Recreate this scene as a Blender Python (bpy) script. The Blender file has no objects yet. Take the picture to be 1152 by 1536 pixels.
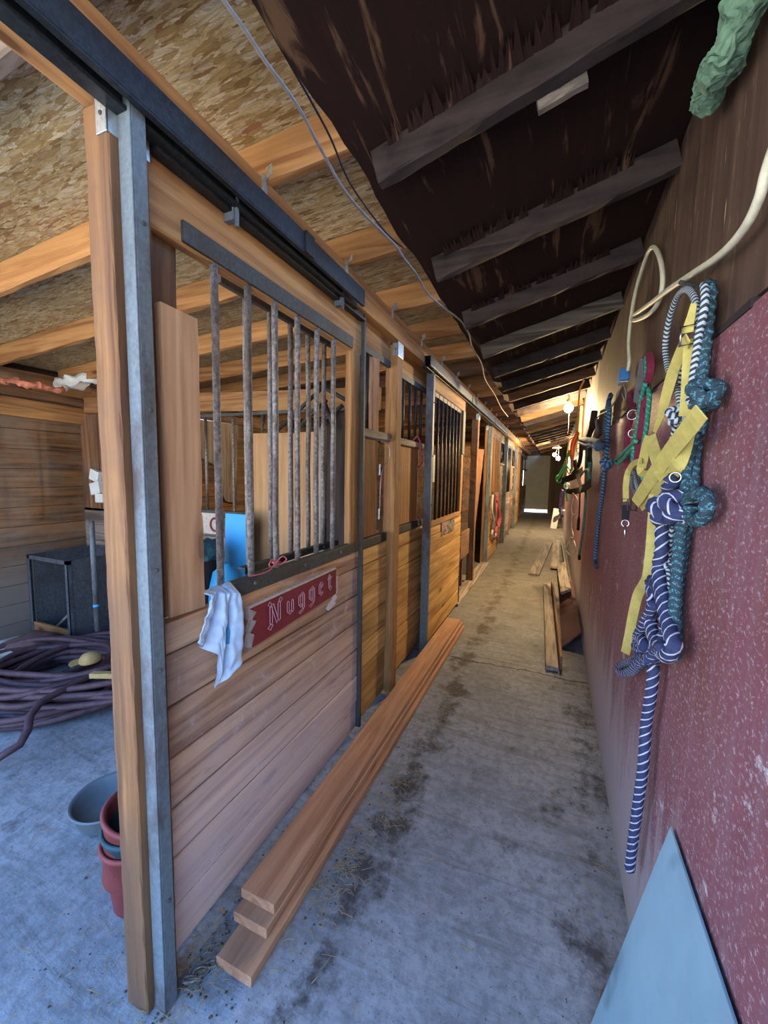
import bpy, math, random
from mathutils import Vector, Matrix, noise

random.seed(7)
S = bpy.context.scene
C = S.collection
PI = math.pi
H = 1.6                       # eye height
XW = .335                     # face of the painted wall
R3 = Matrix(((0.920713, 0.0548472, -0.3863668), (0.3898057, -0.0825471, 0.91719), (0.0184118, -0.9950768, -0.0973819)))
EYE = Vector((0, 0, H))
WORLD = {}
BULB1, BULB2 = 215, 180          # watts of the lamps
SKY, SKY_S, EXPOSURE = (.22, .48, 1.0), 3.0, 1.0


def ray(u, v):
    return R3 @ Vector(((u - 576) / 600, (v - 768) / 600, 1))


def at(u, v, axis, val):
    """the point of the place on the plane axis = val that the photograph shows at u, v"""
    w = ray(u, v)
    return EYE + w * ((val - EYE[axis]) / w[axis])


def wallp(u, v, off=.02):
    p = at(u, v, 0, XW - off)
    if u < 886:               # so far down the wall that its plane is seen edge-on
        y = 4.6 + (886 - u) * .025
        if p.y > y or p.y < 0:
            p = at(u, v, 1, y)
            p.x = min(p.x, XW - .012)
    return p


# ------------------------------------------------------------------ mesh builder
class MB:
    def __init__(s):
        s.v, s.f, s.uv, s.t = [], [], [], []

    def face(s, idx, tint, uv=None):
        s.f.append(idx)
        s.t.append(tint)
        s.uv.append(uv or [(0, 0)] * len(idx))

    def box(s, a, b, tint=None, jit=0):
        t = random.random() if tint is None else tint
        x0, y0, z0 = [min(p, q) for p, q in zip(a, b)]
        x1, y1, z1 = [max(p, q) for p, q in zip(a, b)]
        o = len(s.v)
        for z in (z0, z1):
            for x, y in ((x0, y0), (x1, y0), (x1, y1), (x0, y1)):
                s.v.append(Vector((x + random.uniform(-jit, jit), y + random.uniform(-jit, jit), z + random.uniform(-jit, jit))))
        for q in ((3, 2, 1, 0), (4, 5, 6, 7), (0, 1, 5, 4), (1, 2, 6, 5), (2, 3, 7, 6), (3, 0, 4, 7)):
            s.face([o + i for i in q], t)
        return s

    def hexa(s, p, tint=None):
        """eight corners: bottom ring of four, top ring of four"""
        t = random.random() if tint is None else tint
        o = len(s.v)
        s.v += [Vector(q) for q in p]
        for q in ((3, 2, 1, 0), (4, 5, 6, 7), (0, 1, 5, 4), (1, 2, 6, 5), (2, 3, 7, 6), (3, 0, 4, 7)):
            s.face([o + i for i in q], t)
        return s

    def beam(s, p0, p1, w, h, up=(0, 0, 1), jit=.002, n=10, ch=.006, tint=None):
        """rough sawn lumber from p0 to p1 (centre line), w across, h along up, with worn chamfered corners"""
        t = random.random() if tint is None else tint
        p0, p1 = Vector(p0), Vector(p1)
        d = (p1 - p0).normalized()
        u = Vector(up)
        u = (u - d * u.dot(d)).normalized()
        r = d.cross(u)
        prof = []
        for sx, sy in ((1, 1), (-1, 1), (-1, -1), (1, -1)):
            a = (sx * (w / 2 - ch), sy * h / 2)
            b = (sx * w / 2, sy * (h / 2 - ch))
            prof += [a, b] if sx * sy < 0 else [b, a]
        o = len(s.v)
        k = len(prof)
        for i in range(n + 1):
            c = p0.lerp(p1, i / n)
            for x, y in prof:
                s.v.append(c + r * (x + random.uniform(-jit, jit)) + u * (y + random.uniform(-jit, jit)))
        for i in range(n):
            for j in range(k):
                a, b = o + i * k + j, o + i * k + (j + 1) % k
                s.face([a, b, b + k, a + k], t)
        s.face([o + j for j in reversed(range(k))], t)
        s.face([o + n * k + j for j in range(k)], t)
        return s

    def tube(s, pts, r, n=8, closed=False, lobes=0, pitch=.05, cap=True, tint=None, squash=None):
        t = random.random() if tint is None else tint
        P = [Vector(p) for p in pts]
        m = len(P)
        rr = r if hasattr(r, '__len__') else [r] * m
        T = []
        for i in range(m):
            a = P[(i - 1) % m] if closed or i > 0 else P[i]
            b = P[(i + 1) % m] if closed or i < m - 1 else P[i]
            q = b - a
            T.append(q.normalized() if q.length > 1e-9 else Vector((0, 0, 1)))
        ref = Vector((0, 0, 1)) if abs(T[0].z) < .9 else Vector((1, 0, 0))
        N = (ref - T[0] * ref.dot(T[0])).normalized()
        o = len(s.v)
        L = 0
        lens = []
        for i in range(m):
            if i:
                L += (P[i] - P[i - 1]).length
                N = N - T[i] * N.dot(T[i])
                N = N.normalized() if N.length > 1e-6 else T[i].orthogonal().normalized()
            lens.append(L)
            B = T[i].cross(N)
            for j in range(n):
                a = 2 * PI * j / n
                q = rr[i] * (1 + (.16 * math.cos(lobes * a - 2 * PI * L / pitch) if lobes else 0))
                s.v.append(P[i] + N * math.cos(a) * q + B * math.sin(a) * q)
        for i in range(m if closed else m - 1):
            i2 = (i + 1) % m
            l2 = lens[i2] if i2 else L + (P[0] - P[-1]).length
            for j in range(n):
                j2 = (j + 1) % n
                s.face([o + i * n + j, o + i * n + j2, o + i2 * n + j2, o + i2 * n + j], t,
                       [(j / n, lens[i]), ((j + 1) / n, lens[i]), ((j + 1) / n, l2), (j / n, l2)])
        if cap and not closed:
            s.face([o + j for j in reversed(range(n))], t, [(0, .021)] * n)
            s.face([o + (m - 1) * n + j for j in range(n)], t, [(0, .021)] * n)
        return s

    def strap(s, pts, w, th=.003, nrm=(-.45, -.89, 0), tint=None):
        """flat webbing along pts, its flat side towards nrm"""
        t = random.random() if tint is None else tint
        P = [Vector(p) for p in pts]
        m = len(P)
        ww = w if hasattr(w, '__len__') else [w] * m
        nn = nrm if isinstance(nrm, list) else [nrm] * m
        o = len(s.v)
        L = 0
        for i in range(m):
            T = (P[min(i + 1, m - 1)] - P[max(i - 1, 0)]).normalized()
            n = Vector(nn[i]).normalized()
            sd = T.cross(n)
            sd = sd.normalized() if sd.length > 1e-6 else Vector((0, 1, 0))
            n = sd.cross(T).normalized()
            for a, b in ((-1, -1), (1, -1), (1, 1), (-1, 1)):
                s.v.append(P[i] + sd * a * ww[i] / 2 + n * b * th / 2)
        for i in range(m - 1):
            l2 = L + (P[i + 1] - P[i]).length
            for j in range(4):
                j2 = (j + 1) % 4
                s.face([o + i * 4 + j, o + i * 4 + j2, o + i * 4 + 4 + j2, o + i * 4 + 4 + j], t, [(j / 4, L), (j / 4 + .25, L), (j / 4 + .25, l2), (j / 4, l2)])
            L = l2
        s.face([o + 3, o + 2, o + 1, o], t)
        s.face([o + m * 4 - 4 + j for j in range(4)], t)
        return s

    def lathe(s, c, prof, n=24, tilt=None, sx=1, sy=1, tint=.5):
        """prof: (radius, height) pairs; open profile, both sides made by a closed loop of pairs"""
        c = Vector(c)
        o = len(s.v)
        M = tilt or Matrix.Identity(3)
        m = len(prof)
        for r, z in prof:
            for j in range(n):
                a = 2 * PI * j / n
                s.v.append(c + M @ Vector((r * math.cos(a) * sx, r * math.sin(a) * sy, z)))
        for i in range(m - 1):
            for j in range(n):
                j2 = (j + 1) % n
                s.face([o + i * n + j, o + i * n + j2, o + i * n + n + j2, o + i * n + n + j], tint)
        s.face([o + j for j in reversed(range(n))], tint)
        s.face([o + (m - 1) * n + j for j in range(n)], tint)
        return s

    def prism(s, poly, off, tint=None):
        """poly: 3D points of a planar outline, thickened by the vector off"""
        t = random.random() if tint is None else tint
        o, k = len(s.v), len(poly)
        off = Vector(off)
        s.v += [Vector(p) for p in poly] + [Vector(p) + off for p in poly]
        s.face([o + i for i in reversed(range(k))], t)
        s.face([o + k + i for i in range(k)], t)
        for i in range(k):
            j = (i + 1) % k
            s.face([o + i, o + j, o + k + j, o + k + i], t)
        return s

    def ball(s, c, r, n=12, m=8, sz=1, tint=.5):
        return s.lathe(c, [(max(r * math.sin(PI * i / m), r * .02), -r * sz * math.cos(PI * i / m)) for i in range(m + 1)], n, tint=tint)

    def grid(s, fn, nu, nv, th=None, tint=.5):
        """surface fn(a, b) over 0..1; th: a vector or None"""
        o = len(s.v)
        for i in range(nu + 1):
            for j in range(nv + 1):
                s.v.append(Vector(fn(i / nu, j / nv)))
        for i in range(nu):
            for j in range(nv):
                a = o + i * (nv + 1) + j
                s.face([a, a + nv + 1, a + nv + 2, a + 1], tint, [(i / nu, j / nv), ((i + 1) / nu, j / nv), ((i + 1) / nu, (j + 1) / nv), (i / nu, (j + 1) / nv)])
        return s

    def build(s, name, mat, parent=None, bevel=0, smooth=False, origin=None, solid=0, subsurf=0):
        lo = Vector([min(v[i] for v in s.v) for i in range(3)])
        hi = Vector([max(v[i] for v in s.v) for i in range(3)])
        if origin is None:
            origin = Vector(((lo.x + hi.x) / 2, (lo.y + hi.y) / 2, lo.z if parent is None else (lo.z + hi.z) / 2))
        origin = Vector(origin)
        me = bpy.data.meshes.new(name)
        me.from_pydata([v - origin for v in s.v], [], s.f)
        at_ = me.attributes.new('tint', 'FLOAT', 'FACE')
        at_.data.foreach_set('value', s.t)
        uvl = me.uv_layers.new(name='UVMap')
        flat = [c for f in s.uv for p in f for c in p]
        uvl.data.foreach_set('uv', flat)
        if smooth:
            me.polygons.foreach_set('use_smooth', [True] * len(me.polygons))
        me.materials.append(mat)
        me.update()
        o = bpy.data.objects.new(name, me)
        C.objects.link(o)
        if parent is not None:
            o.parent = parent
            o.location = origin - WORLD[parent.name]
        else:
            o.location = origin
        WORLD[o.name] = origin
        if bevel:
            b = o.modifiers.new('Bevel', 'BEVEL')
            b.width = bevel
            b.segments = 2
            b.limit_method = 'ANGLE'
        if solid:
            m = o.modifiers.new('Solidify', 'SOLIDIFY')
            m.thickness = solid
            m.offset = 0
        if subsurf:
            m = o.modifiers.new('Subdivision', 'SUBSURF')
            m.levels = m.render_levels = subsurf
        return o


def tag(o, label, cat, group=None, kind=None):
    o['label'] = label
    o['category'] = cat
    if group:
        o['group'] = group
    if kind:
        o['kind'] = kind
    return o


def struct(o):
    o['kind'] = 'structure'
    return o


def thing(name, label, cat, loc, group=None):
    o = bpy.data.objects.new(name, None)
    C.objects.link(o)
    o.empty_display_size = .1
    o.location = loc
    WORLD[o.name] = Vector(loc)
    return tag(o, label, cat, group)


def copy_tree(o, parent=None):
    c = o.copy()
    C.objects.link(c)
    c.parent = parent
    for ch in list(o.children):
        copy_tree(ch, c)
    return c


ORD = ('first second third fourth fifth sixth seventh eighth ninth tenth eleventh twelfth thirteenth fourteenth fifteenth sixteenth seventeenth '
       'eighteenth nineteenth twentieth').split() + ['twenty-' + w for w in 'first second third fourth fifth sixth seventh eighth ninth'.split()] + ['thirtieth', 'thirty-first', 'thirty-second']


def smooth_path(pts, n=8, closed=False):
    P = [Vector(p) for p in pts]
    out = []
    m = len(P)
    rng = range(m) if closed else range(m - 1)
    for i in rng:
        p0 = P[(i - 1) % m] if closed or i > 0 else P[i] * 2 - P[i + 1]
        p1, p2 = P[i], P[(i + 1) % m]
        p3 = P[(i + 2) % m] if closed or i < m - 2 else P[i + 1] * 2 - P[i]
        for k in range(n):
            t = k / n
            out.append(.5 * ((2 * p1) + (p2 - p0) * t + (2 * p0 - 5 * p1 + 4 * p2 - p3) * t * t + (3 * p1 - p0 - 3 * p2 + p3) * t ** 3))
    if not closed:
        out.append(P[-1])
    return out


# ------------------------------------------------------------------ materials
def lin(h):
    h = h.lstrip('#')
    c = [int(h[i:i + 2], 16) / 255 for i in (0, 2, 4)]
    return tuple(x / 12.92 if x <= .04045 else ((x + .055) / 1.055) ** 2.4 for x in c) + (1,)


class NT:
    def __init__(s, name):
        s.m = bpy.data.materials.new(name)
        s.m.use_nodes = True
        s.t = s.m.node_tree
        s.b = s.t.nodes['Principled BSDF']
        s.b.inputs['Specular IOR Level'].default_value = .3

    def n(s, typ, ins=None, **kw):
        x = s.t.nodes.new('ShaderNode' + typ)
        for k, v in kw.items():
            setattr(x, k, v)
        for k, v in (ins or {}).items():
            if isinstance(v, bpy.types.NodeSocket):
                s.t.links.new(v, x.inputs[k])
            else:
                x.inputs[k].default_value = v
        return x

    def coord(s, kind='Object', scale=(1, 1, 1), rot=(0, 0, 0), vary=True):
        tc = s.n('TexCoord').outputs[kind]
        if vary:
            a = s.n('Attribute', attribute_name='tint').outputs['Fac']
            oi = s.n('ObjectInfo').outputs['Random']
            k = s.n('Math', {0: a, 1: 37.0}, operation='MULTIPLY').outputs[0]
            k2 = s.n('Math', {0: oi, 1: 53.0}, operation='MULTIPLY').outputs[0]
            k3 = s.n('Math', {0: k, 1: k2}, operation='ADD').outputs[0]
            cv = s.n('CombineXYZ', {0: k3, 1: k3, 2: k3}).outputs[0]
            tc = s.n('VectorMath', {0: tc, 1: cv}, operation='ADD').outputs[0]
        return s.n('Mapping', {'Vector': tc, 'Scale': scale, 'Rotation': rot}).outputs[0]

    def noise(s, vec, scale, detail=4, rough=.6, dist=0):
        return s.n('TexNoise', {'Vector': vec, 'Scale': scale, 'Detail': detail, 'Roughness': rough, 'Distortion': dist}).outputs['Fac']

    def ramp(s, fac, stops, interp='LINEAR'):
        r = s.n('ValToRGB', {'Fac': fac})
        r.color_ramp.interpolation = interp
        e = r.color_ramp.elements
        while len(e) < len(stops):
            e.new(.5)
        for x, (p, c) in zip(e, stops):
            x.position = p
            x.color = c if len(c) == 4 else tuple(c) + (1,)
        return r.outputs['Color']

    def mask(s, fac, a, b):
        return s.n('MapRange', {'Value': fac, 'From Min': a, 'From Max': b}).outputs[0]

    def mix(s, fac, a, b, mode='MIX'):
        x = s.n('Mix', data_type='RGBA', blend_type=mode)
        for k, v in ((0, fac), (6, a), (7, b)):
            if isinstance(v, bpy.types.NodeSocket):
                s.t.links.new(v, x.inputs[k])
            else:
                x.inputs[k].default_value = v
        return x.outputs[2]

    def math(s, op, a, b=0.0):
        return s.n('Math', {0: a, 1: b}, operation=op).outputs[0]

    def out(s, col, rough=.75, metal=0, bump=None, bs=.3, bd=.005):
        for k, v in (('Base Color', col), ('Roughness', rough), ('Metallic', metal)):
            if isinstance(v, bpy.types.NodeSocket):
                s.t.links.new(v, s.b.inputs[k])
            else:
                s.b.inputs[k].default_value = v
        if bump is not None:
            bm = s.n('Bump', {'Height': bump, 'Strength': bs, 'Distance': bd})
            s.t.links.new(bm.outputs[0], s.b.inputs['Normal'])
        return s.m


def wood(name, dark, light, axis, dirt=None, dirt_amt=.5, knots=True, rough=.8, contrast=1.25, vary=.35, low=None, scuff=False):
    q = NT(name)
    sc = [9.0] * 3
    sc[axis] = .55
    v = q.coord(scale=sc)
    warp = q.noise(v, 1.1, 3, .5)
    wv = q.n('VectorMath', {0: v, 1: q.n('Vector' + 'Math', {0: q.n('CombineXYZ', {0: warp, 1: warp, 2: warp}).outputs[0], 'Scale': 1.6}, operation='SCALE').outputs[0]}, operation='ADD').outputs[0]
    grain = q.noise(wv, 1.6, 6, .62, .5)
    sc2 = [60.0] * 3
    sc2[axis] = 1.4
    fine = q.noise(q.coord(scale=sc2), 1.0, 4, .7)
    g = q.math('ADD', q.math('MULTIPLY', grain, .72), q.math('MULTIPLY', fine, .28))
    wvt = q.n('TexWave', {'Vector': wv, 'Scale': .55, 'Distortion': 4.5, 'Detail': 3.0, 'Detail Scale': 1.2, 'Detail Roughness': .6}, bands_direction='DIAGONAL')
    g = q.math('ADD', q.math('MULTIPLY', g, .87), q.math('MULTIPLY', wvt.outputs['Fac'], .13))
    half = .19 / contrast
    col = q.ramp(g, [(max(.5 - half, 0), lin(dark)), (min(.5 + half, 1), lin(light))])
    if knots:
        ks = [5.0] * 3
        ks[axis] = 1.6
        vo = q.n('TexVoronoi', {'Vector': q.coord(scale=ks), 'Scale': 1.0, 'Randomness': 1.0})
        dd = vo.outputs['Distance']
        ring = q.mask(dd, .20, .05)
        core = q.mask(dd, .09, .06)
        col = q.mix(q.math('MULTIPLY', ring, .5), col, lin('#6b4022'))
        col = q.mix(q.math('MULTIPLY', core, .7), col, lin('#3a2010'))
    t = q.n('Attribute', attribute_name='tint').outputs['Fac']
    br = q.n('MapRange', {'Value': t, 'To Min': 1 - vary, 'To Max': 1 + vary * .6}).outputs[0]
    col = q.mix(1.0, col, q.n('CombineColor', {0: br, 1: br, 2: br}).outputs[0], 'MULTIPLY')
    if dirt:
        dn = q.noise(q.coord(scale=(2.2, 2.2, 2.2), vary=False), 1.0, 6, .65)
        col = q.mix(q.math('MULTIPLY', q.mask(dn, .40, .66), dirt_amt), col, lin(dirt))
    if low:  # grime of the boards near the floor, worn in by use: stays with the boards
        z = q.n('SeparateXYZ', {0: q.n('TexCoord').outputs['Object']}).outputs[2]
        m = q.mask(q.math('ADD', z, q.math('MULTIPLY', q.noise(q.coord(scale=(3, 3, 3), vary=False), 1, 4), .55)), low[1], low[2])
        col = q.mix(q.math('MULTIPLY', m, low[3]), col, lin(low[0]))
    if scuff:  # dark scrapes and drips
        ss = [7.0] * 3
        ss[axis] = 1.1
        col = q.mix(q.math('MULTIPLY', q.mask(q.noise(q.coord(scale=ss), 1, 6, .75), .57, .66), .5), col, lin('#5d4a44'))
        col = q.mix(q.math('MULTIPLY', q.mask(q.noise(q.coord(scale=(9, 9, 9), vary=False), 1, 5, .75), .60, .68), .4), col, lin('#d3c8c8'))
    return q.out(col, rough, 0, g, .35, .004)


def plain(name, hexc, rough=.6, metal=0, var=.25, scale=12, speck=None):
    q = NT(name)
    v = q.coord(scale=(scale,) * 3)
    n1 = q.noise(v, 1, 5, .65)
    c = lin(hexc)
    col = q.ramp(n1, [(.3, tuple(x * (1 - var) for x in c[:3])), (.7, tuple(min(1, x * (1 + var)) for x in c[:3]))])
    if speck:
        col = q.mix(q.mask(q.noise(v, speck[1], 3, .7), speck[2], speck[2] + .08), col, lin(speck[0]))
    return q.out(col, rough, metal, n1, .15, .002)


def rope_mat(name, base, stripe, k=1.0, freq=30, width=.3, zig=False, fleck=None):
    q = NT(name)
    uv = q.n('TexCoord').outputs['UV']
    sp = q.n('SeparateXYZ', {0: uv})
    u, v = sp.outputs[0], sp.outputs[1]
    if zig:
        u4 = q.math('FRACT', q.math('MULTIPLY', u, zig))
        u = q.math('ABSOLUTE', q.math('SUBTRACT', u4, .5))
        k = 1.0
    f = q.math('FRACT', q.math('ADD', q.math('MULTIPLY', u, k), q.math('MULTIPLY', v, freq)))
    m = q.math('LESS_THAN', f, width)
    if fleck:
        m = q.math('MULTIPLY', m, q.mask(q.noise(q.coord(scale=(230,) * 3, vary=False), 1, 2), .48, .55))
    col = q.mix(m, lin(base), lin(stripe))
    n = q.noise(q.coord(scale=(90,) * 3, vary=False), 1, 3)
    col = q.mix(q.math('MULTIPLY', n, .35), col, lin('#6c6a6a'))
    return q.out(col, .9, 0, n, .5, .003)


def osb():
    q = NT('oriented strand board')
    cols = best = None
    tc = q.n('TexCoord').outputs['Object']
    for i, (rot, off, sc) in enumerate(((.15, 0, (13, 70)), (1.15, 3.1, (20, 110)), (-.75, 7.7, (11, 55)), (1.95, 11.3, (26, 130)), (.65, 17.3, (15, 60)), (-1.3, 23.9, (19, 95)), (2.6, 31.1, (17, 80)))):
        mp = q.n('Mapping', {'Vector': tc, 'Rotation': (0, 0, rot), 'Location': (off, off * .7, 0), 'Scale': sc + (1,)}).outputs[0]
        w = q.n('TexNoise', {'Vector': mp, 'Scale': 1.3, 'Detail': 3}).outputs['Color']
        w = q.n('VectorMath', {0: w, 'Scale': .9}, operation='SCALE').outputs[0]
        mp = q.n('VectorMath', {0: mp, 1: w}, operation='ADD').outputs[0]
        vo = q.n('TexVoronoi', {'Vector': mp, 'Scale': 1.0, 'Randomness': 1.0})
        vo.voronoi_dimensions = '2D'
        sp = q.n('SeparateColor', {0: vo.outputs['Color']})
        rnd, pri = sp.outputs[0], sp.outputs[1]
        c = q.ramp(rnd, [(0, lin('#8d6a3b')), (.10, lin('#b7965c')), (.35, lin('#d2b87f')), (.7, lin('#e4d2a2')), (.92, lin('#f2e6c4')), (1, lin('#a86f45'))])
        g = q.noise(q.n('Mapping', {'Vector': mp, 'Scale': (.5, 6, 1)}).outputs[0], 1, 3)
        c = q.mix(q.math('MULTIPLY', q.mask(g, .45, .65), .55), c, lin('#86623a'))
        c = q.mix(q.math('MULTIPLY', q.mask(vo.outputs['Distance'], .5, .9), .4), c, lin('#6b4c28'))
        if cols is None:
            cols, best = c, pri
        else:
            sel = q.math('GREATER_THAN', pri, best)
            cols = q.mix(sel, cols, c)
            best = q.math('MAXIMUM', pri, best)
    big = q.noise(tc, 1.3, 3, .5)
    cols = q.mix(q.math('MULTIPLY', q.mask(big, .5, .7), .4), cols, lin('#6d5a46'))
    st = q.noise(tc, 3.1, 4, .6)
    cols = q.mix(q.math('MULTIPLY', q.mask(st, .67, .74), .75), cols, lin('#4a2f19'))
    stain_shade = q.n('Attribute', attribute_name='tint').outputs['Fac']   # per sheet: weather stain plus the barn's deeper shade painted in
    cols = q.mix(q.math('MULTIPLY', stain_shade, .85), cols, q.mix(.25, lin('#4b3b30'), cols))
    return q.out(cols, .7, 0, best, .35, .003)


def darkply(name, dark, tear, thr=.56):
    q = NT(name)
    v = q.coord(scale=(16, 1.5, 1), vary=False)
    n1 = q.noise(v, 1, 6, .6, 1.2)
    n2 = q.noise(q.coord(scale=(1.1, 1.3, 1), vary=False), 1.5, 4, .6)
    m = q.mask(q.math('ADD', n1, q.math('MULTIPLY', n2, .55)), thr + .26, thr + .33)
    base = q.mix(q.noise(q.coord(scale=(30, 2, 1), vary=False), 1, 4), lin(dark), lin('#2e1710'))
    col = q.mix(q.math('MULTIPLY', m, .85), base, q.ramp(n1, [(.4, lin('#4d3020')), (.7, lin(tear))]))
    return q.out(col, .85, 0, n1, .5, .006)


def redwall():
    q = NT('worn red barn paint')
    ov = q.n('TexCoord').outputs['Object']
    sp = q.n('SeparateXYZ', {0: ov})
    y, z = sp.outputs[1], sp.outputs[2]

    def vn(sc, s=1, d=5, r=.65):
        return q.noise(q.n('Mapping', {'Vector': ov, 'Scale': sc}).outputs[0], s, d, r)
    col = q.ramp(vn((3, 3, 1.2)), [(.3, lin('#6d4249')), (.5, lin('#87545d')), (.72, lin('#784a44'))])
    col = q.mix(q.math('MULTIPLY', q.mask(vn((14, 14, 2.2), 1, 4), .48, .68), .6), col, lin('#877079'))
    # small pale chips
    col = q.mix(q.mask(vn((95, 70, 95), 1, 4, .8), .555, .62), col, lin('#b9a6aa'))
    # flaked patches
    fl = q.math('ADD', vn((8, 7, 8), 1, 6, .75), q.math('MULTIPLY', vn((2.5, 2.5, 2.5), 1, 2), .35))
    col = q.mix(q.mask(fl, .80, .86), col, lin('#c9c2c6'))
    # bare, scraped wood and dust towards the foot of the wall
    foot = q.math('ADD', q.mask(z, 1.0, .0), q.math('MULTIPLY', vn((10, 10, 1.3), 1, 6, .7), 1.3))
    col = q.mix(q.math('MULTIPLY', q.mask(foot, .92, 1.3), .8), col, lin('#b5aeb2'))
    col = q.mix(q.mask(z, .09, .06), col, lin('#a7a198'))
    return q.out(col, .62, 0, vn((40, 40, 20)), .25, .003)


def brownply():
    q = NT('weathered bare plywood')
    ov = q.n('TexCoord').outputs['Object']

    def vn(sc, s=1, d=5, r=.65):
        return q.noise(q.n('Mapping', {'Vector': ov, 'Scale': sc}).outputs[0], s, d, r)
    col = q.ramp(vn((22, 22, .9)), [(.3, lin('#40312a')), (.52, lin('#5c483c')), (.75, lin('#776252'))])
    col = q.mix(q.math('MULTIPLY', q.mask(vn((2, 2, 1)), .45, .7), .5), col, lin('#46352f'))
    col = q.mix(q.mask(vn((60, 60, 5), 1, 3), .66, .72), col, lin('#b09a82'))
    return q.out(col, .75, 0, vn((40, 40, 3)), .25, .003)


def concrete():
    q = NT('dusty concrete slab')
    ov = q.n('TexCoord').outputs['Object']

    def vn(sc, s=1, d=6, r=.65, dist=0):
        return q.noise(q.n('Mapping', {'Vector': ov, 'Scale': sc}).outputs[0], s, d, r, dist)
    sp = q.n('SeparateXYZ', {0: ov})
    x, y = sp.outputs[0], sp.outputs[1]
    base = q.ramp(vn((1.6, 1.1, 1)), [(.3, lin('#6f757d')), (.5, lin('#8c9199')), (.7, lin('#9da3ab'))])
    base = q.mix(q.math('MULTIPLY', q.mask(vn((22, 22, 1), 1, 5, .75), .42, .62), .42), base, lin('#4b4a4b'))
    base = q.mix(q.mask(vn((70, 70, 1), 1, 3, .75), .63, .69), base, lin('#37332f'))
    # trowel ripples, as on old hand-finished slabs
    w = vn((1.2, 9, 1), 1, 5, .6, 1.5)
    base = q.mix(q.math('MULTIPLY', q.mask(w, .53, .66), .35), base, lin('#46423d'))
    # manure and straw stains: beside the boards and along the foot of the wall
    m1 = q.mask(q.math('ABSOLUTE', q.math('ADD', x, .60)), .16, .02)
    m2 = q.math('MULTIPLY', q.mask(x, -.05, .30), .62)
    st = q.math('MAXIMUM', q.math('MULTIPLY', m1, .8), m2)
    sn = vn((5, 4, 1), 1, 6, .7)
    base = q.mix(q.math('MULTIPLY', q.mask(q.math('ADD', sn, q.math('MULTIPLY', st, .22)), .60, .72), .8), base, lin('#2f2823'))
    # tan dust trodden into the slab deeper in the barn
    dz = q.math('MULTIPLY', q.mask(q.math('ADD', y, q.math('MULTIPLY', vn((2, 2, 1)), 2.0)), 3.2, 6.5), .7)
    base = q.mix(dz, base, q.ramp(vn((6, 6, 1)), [(.35, lin('#54493b')), (.65, lin('#71644f'))]))
    cr = q.math('ADD', y, q.math('MULTIPLY', vn((2.5, 2.5, 1), 1, 5, .7), .16))
    for yc in (3.44, 9.2):
        base = q.mix(q.math('MULTIPLY', q.mask(q.math('ABSOLUTE', q.math('SUBTRACT', cr, yc)), .012, .004), .85), base, lin('#26211d'))
    return q.out(base, .88, 0, q.math('ADD', vn((30, 30, 1)), w), .45, .008)


def steel(name, c1, c2, rust, rough=.5, metal=.6, amt=.5):
    q = NT(name)
    v = q.coord(scale=(6, 6, 2.5))
    n = q.noise(v, 1, 6, .7)
    f = q.noise(q.coord(scale=(75, 75, 60)), 1, 4, .75)
    col = q.mix(q.mask(f, .36, .64), lin(c1), lin(c2))
    col = q.mix(q.math('MULTIPLY', q.mask(n, .47, .62), amt), col, lin(rust))
    return q.out(col, rough, metal, f, .2, .001)


PINE = dict(dark='#8a5b33', light='#c89c66')
M = {}
for ax, s_ in enumerate('xyz'):
    M['pine_' + s_] = wood('pine lumber ' + s_, '#7f5431', '#b58a58', ax)
    M['fresh_' + s_] = wood('fresh cut fir ' + s_, '#94654a', '#bf916d', ax, vary=.15, dirt='#7d6a5f', dirt_amt=.3)
    M['old_' + s_] = wood('old brown lumber ' + s_, '#4d3220', '#8c6442', ax, dirt='#6e6660', dirt_amt=.35)
    M['grey_' + s_] = wood('grey weathered lumber ' + s_, '#5d5148', '#a1958a', ax)
    M['dark_' + s_] = wood('blackened rafter lumber ' + s_, '#161011', '#3b3031', ax, dirt='#6d6464', dirt_amt=.25, knots=False)
    M['char_' + s_] = wood('dark creosoted board ' + s_, '#1d1613', '#463832', ax, knots=False)
M['greyrafter'] = wood('greyed rafter lumber', '#39332f', '#776f68', 0)
M['post'] = wood('rough handled post', '#5f4029', '#9c744c', 2, dirt='#5f4c3f', dirt_amt=.6, contrast=1.3, low=('#584538', -.30, -.95, .75))
M['cover'] = wood('pale split board', '#a37a58', '#d3ae88', 2, dirt='#b58e70', dirt_amt=.4, contrast=1.3, vary=.05)
M['doorplank'] = wood('scuffed door planks', '#87593a', '#d6ac84', 1, dirt='#b3a5a4', dirt_amt=.45, vary=.28, low=('#c9bdc0', .50, -.05, .6), contrast=1.5, scuff=True)
M['stalplank'] = wood('stall planks', '#a3743c', '#deb472', 1, dirt='#8d7148', dirt_amt=.25, vary=.22)
M['feeddoor'] = wood('plywood feeder door', '#9a6b40', '#bd8f5c', 2, dirt='#7a5836', dirt_amt=.3, vary=.15, knots=False)
M['feeddoor_brown'] = wood('brown plywood feeder door', '#6d4527', '#95663c', 2, knots=False, vary=.15)
M['rampwall'] = wood('old room planks', '#4a3220', '#93693f', 1, dirt='#7f7a72', dirt_amt=.5, low=('#75716c', 1.25, .75, .85))
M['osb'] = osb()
M['darkply'] = darkply('stained roof plywood', '#180c09', '#6b513a', .60)
M['redwall'] = redwall()
M['brownply'] = brownply()
M['concrete'] = concrete()
M['gravel'] = plain('yard gravel', '#b9b0a2', .9, 0, .3, 9)
M['steel'] = steel('bluish channel steel', '#5b676e', '#6d7a82', '#4a3e3e', .6, .15, .85)
M['track'] = steel('dark track steel', '#23282d', '#353c43', '#2f2926', .45, .45, .4)
M['galv'] = steel('galvanized plate', '#aeb9bf', '#d2dadd', '#8f8f8c', .35, .7, .2)
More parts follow.
